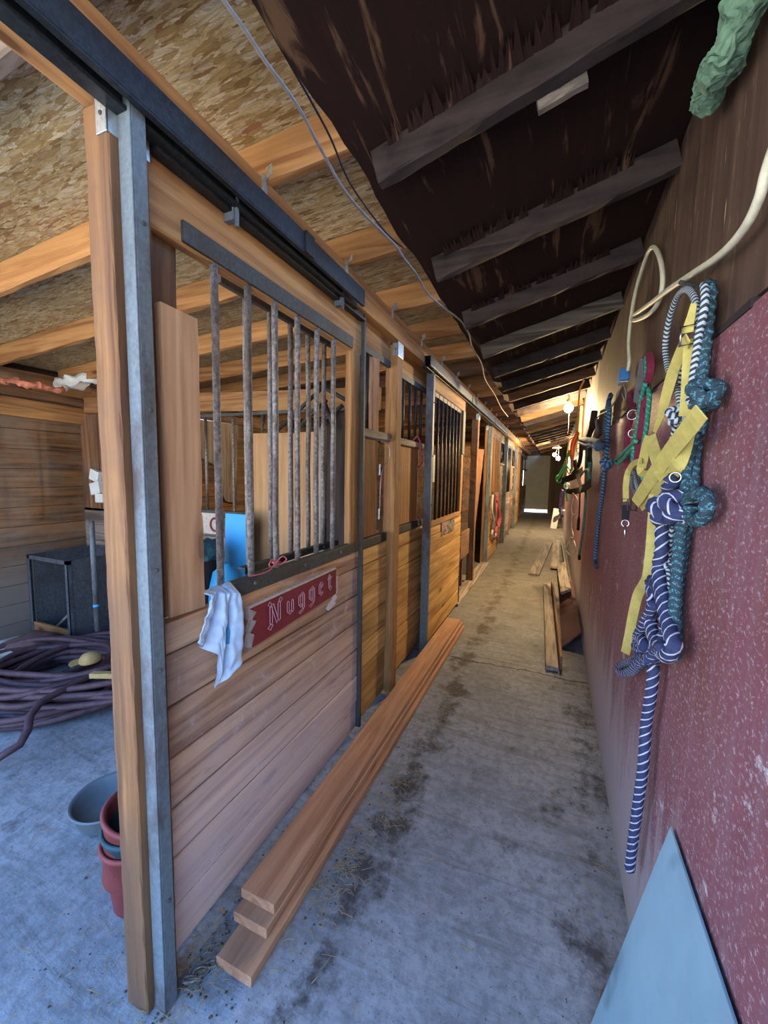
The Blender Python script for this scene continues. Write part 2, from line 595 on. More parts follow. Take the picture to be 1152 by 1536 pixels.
M['pipe'] = steel('rusty grille pipe', '#57514d', '#96918b', '#45352e', .65, .25, .75)
M['pipe_dark'] = steel('dark grille pipe', '#2c2a2a', '#454242', '#2a2019', .5, .4, .6)
M['rail'] = steel('dark rail iron', '#3c4040', '#525552', '#43372f', .65, .2, .6)
M['black_iron'] = steel('blackened feeder iron', '#3a4148', '#59616a', '#3b3431', .6, .2, .5)
M['hose'] = plain('purple brown hose rubber', '#4a3840', .55, 0, .25, 30)
M['bluepl'] = plain('bright blue panel', '#3fa2e0', .45, 0, .08, 4, ('#2468a8', 14, .68))
M['bluedrum'] = plain('blue drum plastic', '#2c86b4', .45, 0, .1, 6)
M['bluebox'] = plain('blue outlet box', '#2f6fae', .55, 0, .15, 40)
M['cord'] = plain('cream cord jacket', '#c9c7ae', .6, 0, .15, 30)
M['cable'] = plain('dusty grey cable', '#807c79', .7, 0, .2, 30)
M['blackcord'] = plain('black wire', '#1d1a1a', .6, 0, .2, 30)
M['redsign'] = plain('dark red sign paint', '#7d2c33', .6, 0, .22, 9, ('#9a4a50', 5, .68))
M['signedge'] = plain('pale routed lettering', '#c48f94', .7, 0, .15, 60)
M['signback'] = plain('bare sign edge', '#b5aca2', .8, 0, .2, 40)
M['rag'] = plain('pale blue towel', '#b4cfea', .95, 0, .16, 26, ('#7e95b1', .5, .60))
M['ragstripe'] = plain('towel stripe', '#4a9ccb', .9, 0, .1, 20)
M['greysheet'] = plain('blue grey sheet', '#86a6b4', .55, 0, .16, 3.5, ('#6c8a98', .8, .58))
M['yellow'] = plain('worn yellow webbing', '#c2b566', .85, 0, .18, 26, ('#a19a5a', 3, .64))
M['maroon'] = plain('maroon webbing', '#6e1f38', .8, 0, .2, 30)
M['greyweb'] = plain('grey webbing', '#57585a', .85, 0, .2, 30)
M['blackweb'] = plain('black webbing', '#191a1c', .75, 0, .25, 30)
M['tan'] = plain('tan baling twine', '#c39c62', .9, 0, .2, 60)
M['orange'] = plain('orange baling twine', '#e0692f', .85, 0, .2, 60)
M['pink'] = plain('faded pink rope', '#c9626a', .9, 0, .2, 40)
M['limegreen'] = plain('bright green twine', '#4fa765', .85, 0, .2, 60)
M['whiterope'] = plain('dull white line', '#bdb8b4', .9, 0, .2, 60)
M['chrome'] = plain('nickel hardware', '#b9bcbc', .25, .95, .1, 10)
M['white'] = plain('white plastic', '#cfd4d2', .5, 0, .1, 8)
M['bucket_red'] = plain('dull red rubber', '#7a3a3a', .6, 0, .2, 12)
M['bucket_teal'] = plain('dark teal rubber', '#23464f', .6, 0, .2, 12)
M['pan'] = plain('grey rubber feed pan', '#5d6a73', .65, 0, .15, 10)
M['foam'] = plain('pale green insulation', '#64856f', .95, 0, .35, 22)
M['pinkfoam'] = plain('pink fibreglass', '#b06f56', .95, 0, .4, 14)
M['straw'] = plain('straw', '#94845f', .9, 0, .3, 20)
M['manure'] = plain('dark litter', '#4f463c', .95, 0, .4, 30)
M['paint_white'] = plain('white paint smear', '#cbc6cf', .8, 0, .1, 20)
M['maroonboard'] = plain('maroon painted plywood', '#573a3a', .75, 0, .25, 7)
M['brush'] = plain('tan canvas', '#9c8658', .8, 0, .2, 30)
M['sack'] = plain('dusty brown sack', '#6a5150', .9, 0, .25, 14)
M['carton'] = plain('pale carton', '#b9bdb4', .8, 0, .15, 14)
M['cartonblue'] = plain('carton blue band', '#2d5f98', .7, 0, .15, 14)
M['doorgrey'] = plain('grey end door panel', '#a3a39a', .8, 0, .1, 3)
M['rope_navy'] = rope_mat('navy rope with white tracer', '#1f2e5e', '#c9cede', -3.0, 36, .17)
M['rope_teal'] = rope_mat('dark teal braid', '#143a47', '#4c95a6', 2.0, 55, .45, zig=3, fleck=True)
M['rope_bw'] = rope_mat('black and white braid', '#23303d', '#c3d3dd', 1, 75, .5, zig=2)
M['rope_green'] = rope_mat('green braid', '#0f7f66', '#4fd0ae', 2, 50, .3, fleck=True)
M['rope_blue'] = rope_mat('blue and black rope', '#16324e', '#3f7fae', 1, 45, .45)
M['rope_green2'] = rope_mat('dull green lead', '#2c6a5a', '#7fb09f', 2, 60, .4, fleck=True)
M['rope_purple'] = rope_mat('purple rope', '#4b3f77', '#8f86b5', 1, 40, .3)


def emit(name, col, strength):
    m = bpy.data.materials.new(name)
    m.use_nodes = True
    b = m.node_tree.nodes['Principled BSDF']
    b.inputs['Base Color'].default_value = (1, .9, .7, 1)
    b.inputs['Emission Color'].default_value = col
    b.inputs['Emission Strength'].default_value = strength
    return m


M['bulb'] = emit('lit bulb glass', (1, .72, .32, 1), 60)
M['bulbcool'] = emit('lit pale bulb glass', (1, .86, .6, 1), 40)


def spray_ply():
    q = NT('partition plywood with blue spray paint')
    ov = q.n('TexCoord').outputs['Object']

    def vn(sc, s=1, d=5, r=.65, dist=0):
        return q.noise(q.n('Mapping', {'Vector': ov, 'Scale': sc}).outputs[0], s, d, r, dist)
    col = q.ramp(vn((14, 14, .9)), [(.3, lin('#96704a')), (.7, lin('#bf9a6e'))])
    z = q.n('SeparateXYZ', {0: ov})
    low = q.mask(q.math('ADD', z.outputs[2], q.math('MULTIPLY', vn((3, 3, 3)), .3)), .05, -.15)
    col = q.mix(q.math('MULTIPLY', low, .8), col, lin('#8f8f82'))
    dx = q.math('SUBTRACT', z.outputs[0], .09)
    dz = q.math('MULTIPLY', q.math('SUBTRACT', z.outputs[2], -.20), .62)
    r = q.math('SQRT', q.math('ADD', q.math('MULTIPLY', dx, dx), q.math('MULTIPLY', dz, dz)))
    r = q.math('ADD', r, q.math('MULTIPLY', q.math('SUBTRACT', vn((9, 9, 9)), .5), .22))
    col = q.mix(q.math('MULTIPLY', q.mask(r, .13, .07), .85), col, lin('#2c64ac'))
    return q.out(col, .75)


M['sprayply'] = spray_ply()


def torn_sign():
    q = NT('torn sticker sign')
    ov = q.n('TexCoord').outputs['Object']
    n = q.noise(q.n('Mapping', {'Vector': ov, 'Scale': (9, 9, 9)}).outputs[0], 1, 5, .7)
    y = q.n('SeparateXYZ', {0: ov}).outputs[1]
    a = q.ramp(n, [(.40, lin('#5d2426')), (.52, lin('#b5aaa5')), (.6, lin('#7b2f2c'))])
    b = q.ramp(n, [(.38, lin('#2a2826')), (.50, lin('#9a9488')), (.60, lin('#3e3c36'))])
    return q.out(q.mix(q.mask(y, -.06, .02), a, b), .7)


M['tornsign'] = torn_sign()

# ------------------------------------------------------------------ the shell
ZR = lambda x: 2.715 + .27 * (x - XW) + .03       # underside of the aisle sheathing
ZL = lambda x: 2.76 + .065 * (x + 1.0)           # underside of the stall sheathing
YF, YE = -.35, 18.8


def shell():
    b = MB()
    nx, ny = 44, 170
    b.grid(lambda a, c: (-4.6 + 5.3 * a, -1.2 + 20.2 * c, .006 * (noise.noise((a * 9, c * 30, 0)) - .3) if a < 1 else 0), nx, ny)
    o = b.build('floor', M['concrete'], smooth=True, origin=(0, 0, 0))
    struct(o)
    g = MB().box((-30, -40, -.12), (30, 40, -.06))
    struct(g.build('ground', M['gravel'], origin=(0, 0, -.06)))
    # wall beside the aisle: painted below a ragged seam, bare plywood above
    w = MB().box((XW, YF, 0), (XW + .05, YE, 1.937))
    struct(w.build('wall_right', M['redwall'], origin=(XW, 0, 0)))
    w = MB().box((XW + .004, YF, 1.95), (XW + .05, YE, 2.74))
    struct(w.build('wall_right_upper', M['brownply'], origin=(XW, 0, 0)))
    w = MB().box((XW + .03, YF, 1.9), (XW + .06, YE, 2.95))
    struct(w.build('wall_right_backing', M['char_y'], origin=(XW, 0, 1.9)))
    w = MB()
    y = .4
    while y < 5.5:
        l = random.uniform(.1, .35)
        w.hexa([(XW - .004, y, 1.931), (XW + .01, y, 1.931), (XW + .01, y + l, 1.933), (XW - .003, y + l, 1.933), (XW - .004, y, 1.94 + random.random() * .012), (XW + .01, y, 1.95),
                (XW + .01, y + l, 1.95), (XW - .003, y + l, 1.942 + random.random() * .01)])
        y += l + random.uniform(.02, .25)
    struct(w.build('trim_1', M['dark_y']))
    # left wall: horizontal planks
    w = MB()
    z = -.02
    while z < 2.45:
        h = .178
        zt = min(z + h - .004, 2.53)
        y0 = YF
        for y1 in (1.35, 2.75, 4.0, 4.8, 6.4, 10.0, YE):
            if y0 == 4.0 and z < 2.29 < z + h:      # a slit of daylight under the eave
                w.box((-4.55, y0, z), (-4.5, y1 - .003, 2.268))
                w.box((-4.55, y0, 2.292), (-4.5, y1 - .003, zt))
            else:
                w.box((-4.55, y0, z), (-4.5 + random.uniform(-.006, .004), y1 - .003, zt))
            y0 = y1
        z += h
    struct(w.build('wall_left', M['rampwall'], origin=(-4.5, 0, 0)))
    w = MB().box((-4.56, YF, 0), (-4.552, YE, 2.262)).box((-4.56, YF, 2.3), (-4.552, YE, 2.53)).box((-4.56, YF, 2.25), (-4.552, 4.0, 2.31)).box((-4.56, 4.8, 2.25), (-4.552, YE, 2.31))
    struct(w.build('wall_left_backing', M['char_y'], origin=(-4.55, 0, 0)))
    # end wall with its door opening
    w = MB()
    w.box((-4.6, YE, 0), (-1.27, YE + .06, 3.1))
    w.box((-.19, YE, 0), (.5, YE + .06, 3.1))
    w.box((-1.27, YE, 2.46), (-.19, YE + .06, 3.1))
    struct(w.build('wall_end', M['brownply']))
    d = MB().box((-1.245, YE - .02, .12), (-.18, YE + .02, 2.47))
    for i in range(5):
        pass
    struct(d.build('door_1', M['doorgrey'], bevel=.004))
    # roof sheathing
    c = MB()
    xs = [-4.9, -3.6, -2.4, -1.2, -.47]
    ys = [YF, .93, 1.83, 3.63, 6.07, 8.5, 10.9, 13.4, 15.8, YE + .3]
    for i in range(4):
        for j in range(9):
            stain_plus_shade = (.05, .25, .6, .8)[min(j, 3)] if i == 3 else (.05, .6, .75, .85)[min(j, 3)]  # stained sheets, with shade painted in darker further from the open end
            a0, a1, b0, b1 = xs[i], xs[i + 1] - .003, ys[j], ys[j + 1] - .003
            c.hexa([(a0, b0, ZL(a0)), (a1, b0, ZL(a1)), (a1, b1, ZL(a1)), (a0, b1, ZL(a0)), (a0, b0, ZL(a0) + .015), (a1, b0, ZL(a1) + .015), (a1, b1, ZL(a1) + .015), (a0, b1, ZL(a0) + .015)], stain_plus_shade)
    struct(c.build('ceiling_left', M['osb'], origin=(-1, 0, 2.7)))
    c = MB()
    n = 260
    edge = [-.585 + .022 * noise.noise((y * 3.1, 0, 0)) + .014 * noise.noise((y * 17, 5, 0)) for y in [YF + (YE - YF) * i / n for i in range(n + 1)]]
    for i in range(n):
        y0, y1 = YF + (YE - YF) * i / n, YF + (YE - YF) * (i + 1) / n
        e0, e1 = edge[i], edge[i + 1]
        x1 = XW + .05
        c.hexa([(e0, y0, ZR(e0)), (x1, y0, ZR(x1)), (x1, y1, ZR(x1)), (e1, y1, ZR(e1)), (e0, y0, ZR(e0) + .014), (x1, y0, ZR(x1) + .014), (x1, y1, ZR(x1) + .014), (e1, y1, ZR(e1) + .014)], .5)
    # slivers of delaminated veneer hanging off the sheathing above the rafters
    for yr in (1.11, 1.72, 2.33):
        for k in range(75):
            x = random.uniform(-.47, .2)
            l = random.uniform(.02, .075) * (1.3 if random.random() < .15 else 1)
            wd = random.uniform(.004, .014)
            y = yr - .004
            zt = ZR(x)
            c.prism([(x + random.uniform(-.01, .01), y - l, zt - .003), (x + wd, y, zt - .02), (x - wd, y, zt - .022)], (0, .002, -.003), random.random())
    struct(c.build('ceiling_right', M['darkply'], origin=(0, 0, 2.6)))
    # board partitions between the stalls
    for i, y in enumerate((2.62, 6.3, 9.9, 13.4, 16.6)):
        w = MB()
        z = 0
        while z < 1.16:
            w.box((-4.5, y, z), (-1.16, y + .04, z + .165))
            z += .17
        if i:
            while z < 1.9:
                w.box((-4.5, y, z), (-1.16, y + .04, z + .165))
                z += .17
        struct(w.build('wall_partition', M['rampwall'] if i else M['grey_x']))
    s = MB()
    s.box((-1.14, 4.72, 0), (-.985, 7.25, .035))
    struct(s.build('trim_2', M['grey_y'], bevel=.008))


shell()


# ------------------------------------------------------------------ rafters
def rafters():
    for i in range(-1, 28):
        y = 1.11 + .61 * i + .02
        b = MB()
        p0, p1 = Vector((-.518, y, ZR(-.518) - .05)), Vector((XW - .005, y, ZR(XW) - .05))
        b.beam(p0, p1, .042, .094, jit=.0025, n=14, ch=.005)
        o = b.build('aisle_rafter', M['dark_x'] if i not in (3,) else M['greyrafter'])
        if i > 4 and i % 3 == 0:
            o.data.materials[0] = M['old_x']
        k = i + 1
        tag(o, f'dark stained roof rafter over the aisle, {ORD[k]} counted from the open end', 'rafter', 'rafters over the aisle')
    mats = {0: 'grey_x', 1: 'pine_x', 2: 'pine_x', 3: 'pine_x'}
    for i in range(0, 30):
        y = .62 + .605 * i + .02
        b = MB()
        zz = lambda x: ZL(x) - .0745
        b.beam((-4.48, y, zz(-4.48)), (-.52, y, zz(-.52)), .04, .14, jit=.003, n=24, ch=.005)
        o = b.build('stall_rafter', M[mats.get(i, 'pine_x' if i % 3 else 'old_x')])
        tag(o, f'tan roof rafter over the stalls, {ORD[i]} counted from the open end', 'rafter', 'rafters over the stalls')
    # stub of a second board nailed under the first full dark rafter
    b = MB().beam((-.09, 1.165, 2.531), (.02, 1.165, 2.560), .028, .035, jit=.002, n=4)
    tag(b.build('rafter_cleat', M['greyrafter']), 'short pale cleat board nailed beside a dark aisle rafter', 'board')
    # eave plate along the left wall
    b = MB().beam((-4.47, YF, 2.19), (-4.47, 2.66, 2.11), .05, .16, jit=.003, n=12)
    tag(b.build('wall_plate', M['pine_y']), 'tan timber plate running along the top of the old plank wall', 'timber')
    b = MB().beam((-4.44, YF, 2.31), (-4.44, 2.66, 2.24), .06, .07, jit=.003, n=12)
    tag(b.build('plate_cap', M['old_y']), 'dark thin timber lying on top of the tan wall plate', 'timber')


rafters()


# ------------------------------------------------------------------ beam, track, posts along the stalls
def stall_line():
    b = MB()
    b.beam((-1.045, YF, 2.5425), (-1.045, YE, 2.5425), .11, .145, jit=.0015, n=60, ch=.004)
    tag(b.build('header_timber', M['pine_y']), 'long tan timber beam carrying the rafters above the stall doors', 'beam')

    def track(y0, y1, label, joints):
        t = thing('door_track', label, 'track', (-.965, (y0 + y1) / 2, 2.45), 'sliding door tracks')
        a = MB()
        a.box((-.945, y0, 2.454), (-.94, y1, 2.525), .5)
        a.box((-.989, y0, 2.52), (-.945, y1, 2.525), .5)
        a.box((-.989, y0, 2.447), (-.985, y1, 2.52), .5)
        a.box((-.957, y0, 2.447), (-.94, y1, 2.454), .5)
        a.box((-1.012, y0, 2.437), (-.972, y1, 2.447), .5)
        a.build('channel', M['track'], t, bevel=.0015)
        for y in joints:
            k = MB().box((-.942, y - .03, 2.45), (-.932, y + .03, 2.53))
            k.box((-.945, y - .03, 2.525), (-.985, y + .03, 2.53))
            k.build('splice_plate', M['track'], t, bevel=.002)
        return t
    track(YF, 1.93, 'dark steel sliding track over the nameplate door', (1.42,))
    track(3.12, 8.9, 'dark steel sliding track over the amber lit barred door', (4.9, 6.9))

    def post(y, x0, x1, d, label, mat='pine_z', ztop=2.45, plate=True, name='wooden_post'):
        t = thing(name, label, 'post', ((x0 + x1) / 2, y + d / 2, 0), 'posts along the stalls')
        b = MB().beam(((x0 + x1) / 2, y + d / 2, 0), ((x0 + x1) / 2, y + d / 2, ztop), x1 - x0, d, up=(0, 1, 0), jit=.0016, n=48, ch=.004)
        b.build('shaft', M[mat], t)
        if plate:
            k = MB()
            k.box((x1 - .036, y - .004, ztop - .072), (x1 + .004, y, ztop + .012), .5)
            k.box((x1, y - .004, ztop - .072), (x1 + .004, y + d, ztop + .06), .5)
            c = k.build('post_cap', M['galv'], t, bevel=.001)
            k = MB().ball((x1 - .016, y - .004, ztop - .03), .0055, 8, 5)
            k.build('bolt', M['rail'], c)
        return t
    post(.684, -1.10, -1.012, .105, 'tan rough timber post in front, beside the bluish steel channel', 'post', ztop=2.46)
    post(2.56, -1.085, -1.0, .10, 'timber post between the nameplate door and the barred amber door')
    post(5.85, -1.125, -1.03, .10, 'dark timber post before the open stall doorway', 'old_z')
    post(7.25, -1.155, -1.10, .10, 'dark timber post behind the open stall doorway, beside grey steel', 'old_z')
    post(11.2, -1.15, -1.06, .10, 'dim far timber post beyond the lattice topped door', 'old_z')
    post(14.6, -1.16, -1.07, .10, 'dim last timber post before the grey end door', 'old_z')

    def channel(y, x0, x1, d, label, ztop=2.49):
        t = thing('steel_upright', label, 'upright', ((x0 + x1) / 2, y, 0), 'steel uprights along the stalls')
        a = MB()
        a.box((x0, y, 0), (x1, y + .005, ztop), .5)
        a.box((x1 - .005, y + .005, 0), (x1, y + d, ztop), .5)
        a.box((x0, y + .005, 0), (x0 + .005, y + d, ztop), .5)
        a.build('channel', M['steel'], t, bevel=.003)
        for z in (.35, 1.05, 1.33, 1.75, 2.2):
            MB().ball((x1 + .001, y + d * .6, z), .006, 8, 5).build('bolt', M['rail'], t)
        return t
    channel(.705, -1.008, -.964, .042, 'bluish steel channel upright standing against the front timber post')
    channel(3.33, -1.035, -.972, .05, 'bluish steel channel upright at the edge of the barred amber door')
    channel(7.24, -1.098, -1.035, .06, 'grey steel upright beyond the open stall doorway')
    channel(9.75, -1.10, -1.02, .06, 'dim grey steel upright beyond the lattice topped door')
    channel(12.6, -1.11, -1.03, .06, 'dim grey steel upright far down the stall row')
    # framing anchors where each stall rafter crosses the beam
    proto = None
    for i in range(1, 24):
        y = .62 + .605 * i
        a = MB()
        a.box((-.99, y - .024, 2.57), (-.987, y + .004, 2.625), .5)
        a.prism([(-.988, y - .002, 2.615), (-.962, y - .002, 2.63), (-.962, y - .002, 2.665), (-.988, y - .002, 2.655)], (0, .003, 0), .5)
        o = a.build('rafter_bracket', M['galv'])
        tag(o, f'small galvanized bracket tying a rafter to the long beam, {ORD[i - 1]} from the open end', 'bracket', 'rafter brackets')


stall_line()


# ------------------------------------------------------------------ doors and fixed fronts
def planks(mb, x0, x1, y0, y1, z0, z1, h, gap=.007):
    z = z0
    while z < z1 - .02:
        zt = min(z + h, z1)
        if z1 - zt < .05:
            zt = z1
        mb.box((x0, y0 + random.uniform(0, .002), z), (x1 + random.uniform(-.004, .002), y1, zt - gap - random.uniform(-.002, .001)))
        z = zt
    return mb


def backing(parent, x, y0, y1, z0, z1):
    MB().box((x - .006, y0 + .01, z0), (x, y1 - .01, z1)).build('backing_board', M['char_y'], parent)


def grille(parent, x, ys, z0, z1, y0, y1, mat='pipe', r=.0125, rail_h=.07, railmat='rail', bot=True, lip=.02):
    a = MB()
    a.box((x - .004, y0, z1 - .005), (x + lip, y1, z1 + rail_h))
    a.build('top_rail', M[railmat], parent, bevel=.003)
    if bot:
        a = MB()
        a.box((x + lip - .006, y0 + .1, z0 - rail_h), (x + lip, y1 + .05, z0))
        a.box((x - .02, y0 + .1, z0 - .006), (x + lip - .006, y1 + .05, z0))
        k = a.build('bottom_rail', M[railmat], parent, bevel=.002)
        for q in range(3):
            MB().ball((x + lip, y0 + .28 + (y1 - y0 - .4) * q / 2, z0 - rail_h * .45), .007, 8, 5).build('bolt', M['pipe'], k)
    for y in ys:
        pts = [(x + random.uniform(-.002, .002), y + random.uniform(-.002, .002), z0 - .01 + (z1 - z0 + .02) * i / 5) for i in range(6)]
        MB().tube(pts, r, 12).build('bar', M[mat], parent, smooth=True)


def nugget_door():
    t = thing('stall_door', 'sliding stall door with worn lower planks, iron bars and a red nameplate', 'door', (-1.05, 1.45, .05), 'sliding stall doors')
    x0, x1 = -1.075, -1.033
    planks(MB(), x0, x1, .80, 2.075, .05, 1.15, .1665).build('plank_panel', M['doorplank'], t, bevel=.004)
    backing(t, x0, .80, 2.07, .07, 1.13)
    MB().beam((-1.054, .79, 2.35), (-1.054, 2.085, 2.35), .042, .20, jit=.001, n=16).build('header_board', M['pine_y'], t)
    a = MB().box((-1.03, .80, 2.435), (-1.012, 2.06, 2.50))
    a.box((-1.03, .80, 2.425), (-.995, 2.06, 2.437))
    a.build('hanger_rail', M['track'], t, bevel=.003)
    for y in (1.075, 1.78):
        MB().box((-1.03, y - .012, 2.40), (-.99, y + .012, 2.475)).box((-.992, y - .006, 2.38), (-.98, y + .006, 2.47)).build('roller_hanger', M['steel'], t, bevel=.003)
    MB().beam((-1.09, .86, 1.15), (-1.09, .86, 2.26), .05, .10, up=(0, 1, 0), n=10).build('inner_stile', M['old_z'], t)
    # wide ragged board nailed over the end of the bars
    b = MB()
    n = 40
    o = []
    for i in range(n + 1):
        z = 1.168 + (2.05 - 1.168) * i / n
        e = .926 + .004 * noise.noise((z * 9, 2, 0)) - (.012 * max(0, noise.noise((z * 22, 7, 0))) if 1.35 < z < 1.75 else 0)
        o.append((e, z))
    for i in range(n):
        (e0, z0), (e1, z1) = o[i], o[i + 1]
        b.hexa([(-1.03, .802, z0), (-1.005, .802, z0), (-1.005, e0, z0 - .004), (-1.03, e0, z0 - .004), (-1.03, .802, z1), (-1.005, .802, z1), (-1.005, e1, z1 - .004), (-1.03, e1, z1 - .004)], .62)
    k = b.build('cover_board', M['cover'], t)
    k['label'] = 'wide pale vertical board with a ragged edge'
    MB().beam((-1.053, 2.02, 1.145), (-1.053, 2.02, 2.26), .04, .105, up=(0, 1, 0), jit=.0015, n=14).build('stile', M['pine_z'], t)
    MB().box((-1.075, 2.078, .045), (-1.012, 2.10, 2.49)).build('edge_trim', M['rail'], t, bevel=.003)
    grille(t, -1.043, [1.03 + .152 * i for i in range(6)], 1.2, 2.262, .90, 1.965, rail_h=.055)
    # routed nameplate with a broken end
    zt = lambda y: 1.092 + (y - 1.13) * .016
    zb = lambda y: .936 + (y - 1.13) * .054
    poly = [(1.135, zt(1.13)), (1.772, zt(1.77)), (1.772, zb(1.77)), (1.145, zb(1.145)), (1.162, .985), (1.142, .998), (1.175, 1.03), (1.15, 1.042), (1.172, 1.065)]
    sg = MB().prism([(-1.032, y, z) for y, z in poly], (.024, 0, 0)).build('nameplate', M['redsign'], t, bevel=.001)
    for p in ([(1.122, .945), (1.145, .937), (1.160, .983), (1.136, .998)], [(1.128, 1.000), (1.143, .998), (1.174, 1.03), (1.146, 1.044)], [(1.132, 1.046), (1.15, 1.042), (1.172, 1.066), (1.135, 1.09)]):
        MB().prism([(-1.0305, y, z) for y, z in p], (.018, 0, 0)).build('bare_end', M['signback'], sg)
    MB().hexa([(-1.03, 1.13, 1.092), (-1.006, 1.13, 1.092), (-1.006, 1.772, 1.103), (-1.03, 1.772, 1.103), (-1.03, 1.13, 1.1), (-1.01, 1.13, 1.1), (-1.01, 1.772, 1.111), (-1.03, 1.772, 1.111)]).build('top_edge', M['signback'], sg)

    def stroke(x, a, b_, w, sl=0):
        """a blackletter minim: a bar with lozenge ends"""
        d = w * .9
        return [(x + sl, b_ - d * .5), (x + w * .5 + sl, b_), (x + w + sl, b_ - d * .5), (x + w, a + d * .5), (x + w * .5, a), (x, a + d * .5)]
    G = {
        'N': [stroke(.0, .10, .9, .16), [(.10, .88), (.24, .96), (.56, .2), (.44, .08)], stroke(.54, .12, .95, .16), [(-.14, .02), (.02, -.1), (.2, .08), (.06, .16)], [(-.12, .98), (.0, .86), (.12, .98), (.0, 1.08)], [(.6, .98), (.74, .9), (.86, 1.04), (.72, 1.1)]],
        'u': [stroke(.0, .1, .7, .16), stroke(.36, .06, .7, .16), [(.1, .1), (.2, .0), (.4, .12), (.34, .2)]],
        'g': [stroke(.0, .12, .68, .16), stroke(.36, -.12, .7, .16), [(.08, .1), (.18, .02), (.38, .1), (.34, .18)], [(.0, -.2), (.1, -.3), (.42, -.16), (.36, -.08)], [(.1, .66), (.2, .58), (.44, .7), (.36, .78)]],
        'e': [stroke(.0, .1, .68, .16), [(.12, .66), (.22, .74), (.44, .6), (.3, .42), (.2, .46), (.3, .58)], [(.08, .1), (.2, -.02), (.44, .12), (.36, .2)]],
        't': [stroke(.08, .1, .92, .16), [(-.06, .66), (.02, .74), (.44, .74), (.36, .66)], [(.14, .1), (.26, -.02), (.44, .12), (.36, .2)]],
    }
    x = 1.245
    for ch in 'Nugget':
        sc = .098 if ch == 'N' else .088
        b = MB()
        f = MB()
        for poly in G[ch]:
            yb = x
            pts = [(-1.0065, yb + px * sc * .95, zb(yb) + .035 + (pz - (.12 if ch != 'N' else 0)) * sc) for px, pz in poly]
            if ch != 'N':
                pts = [(p[0], p[1], p[2] + .018) for p in pts]
            b.tube(pts, .0017, 5, closed=True)
            f.prism([(-1.0078, p[1], p[2]) for p in pts], (.0006, 0, 0))
        b.build('letter', M['signedge'], sg)
        x += .112 if ch == 'N' else .083
    # dried white paint around the plate, and pale drips
    for pts in ([(1.79, 1.10), (1.83, 1.115), (1.85, 1.10), (1.83, 1.085), (1.84, 1.05), (1.825, 1.03), (1.84, .985), (1.815, .97), (1.80, 1.0), (1.81, 1.04), (1.80, 1.06)],
                [(1.71, .905), (1.735, .925), (1.76, .935), (1.80, .965), (1.83, .985), (1.845, .975), (1.81, .945), (1.835, .94), (1.80, .915), (1.82, .905), (1.775, .895), (1.74, .885)]):
        MB().prism([(-1.0335, y, z) for y, z in pts], (.0012, 0, 0)).build('paint_smear', M['paint_white'], t)


nugget_door()


def back_grille():
    t = thing('stall_grille', 'short run of rusty pipes behind the bars of the nameplate door', 'grille', (-1.2, 1.65, 1.1))
    grille(t, -1.2, [1.348 + .152 * i for i in range(5)], 1.19, 2.3, 1.2, 2.05, r=.0125, rail_h=.03)


back_grille()


def fixed_front(name, label, x, y0, y1, bars, door_y, door_mat, hinge_y, ledge=1.805, upright=None, plank='stalplank'):
    t = thing(name, label, 'stall front', (x - .02, (y0 + y1) / 2, .03), 'fixed stall fronts')
    planks(MB(), x - .045, x, y0, y1, .04, 1.135, .165).build('plank_panel', M[plank], t, bevel=.004)
    backing(t, x - .045, y0, y1, .06, 1.12)
    MB().beam((x - .022, y0, 2.415), (x - .022, y1, 2.415), .04, .15, jit=.001, n=8).build('header_board', M['pine_y'], t)
    MB().box((x - .02, y0, 2.30), (x + .004, y1, 2.343)).build('top_rail', M['rail'], t, bevel=.003)
    MB().box((x - .025, y0, 1.135), (x + .006, y1 - .02, 1.192)).build('bottom_rail', M['rail'], t, bevel=.003)
    MB().beam((x - .01, y0, ledge + .03), (x - .01, y1 - .02, ledge + .03), .06, .05, jit=.002, n=6).build('ledge', M['grey_y'], t)
    for y in bars:
        MB().tube([(x - .012, y, ledge + .05), (x - .012, y, 2.31)], .0125, 12).build('bar', M['pipe_dark'], t, smooth=True)
    if upright:
        MB().beam((x - .012, upright, ledge + .05), (x - .012, upright, 2.31), .03, .10, up=(0, 1, 0), jit=.003, n=10).build('upright', M['fresh_z'], t)
    d = MB().box((x - .022, door_y[0], 1.2), (x - .004, door_y[1], ledge)).build('feed_door', M[door_mat], t, bevel=.003)
    for z in (1.33, 1.62):
        h = MB().box((x - .004, hinge_y - .012, z - .035), (x + .001, hinge_y + .012, z + .035))
        h.tube([(x + .002, hinge_y, z - .035), (x + .002, hinge_y, z + .035)], .004, 8)
        h.build('hinge', M['galv'], d)
    return t, d


t, d = fixed_front('stall_enclosure', 'narrow fixed stall front with brown feed door beside the nameplate door', -1.05, 2.11, 2.555, (2.12, 2.225), (2.11, 2.38), 'feeddoor_brown', 2.405, upright=2.325)
lp = smooth_path([(-1.04, 2.40, 1.80), (-1.015, 2.46, 1.78), (-1.015, 2.48, 1.70), (-1.035, 2.42, 1.62), (-1.045, 2.41, 1.50), (-1.045, 2.41, 1.35)], 6)
MB().tube(lp, .0022, 6).build('wire_latch', M['galv'], d, smooth=True)
t, d = fixed_front('stall_enclosure', 'fixed stall front with amber lit feed door beside the barred amber door', -1.075, 2.67, 3.46, (2.91, 3.07, 3.21, 3.36), (2.86, 3.30), 'feeddoor', 2.85)
MB().tube(smooth_path([(-1.075, 3.12, 1.86), (-1.055, 3.17, 1.90), (-1.045, 3.23, 1.86), (-1.055, 3.27, 1.78), (-1.055, 3.33, 1.70), (-1.055, 3.21, 1.64)], 6), .008, 8).build('latch_rope', M['pink'], d, smooth=True)


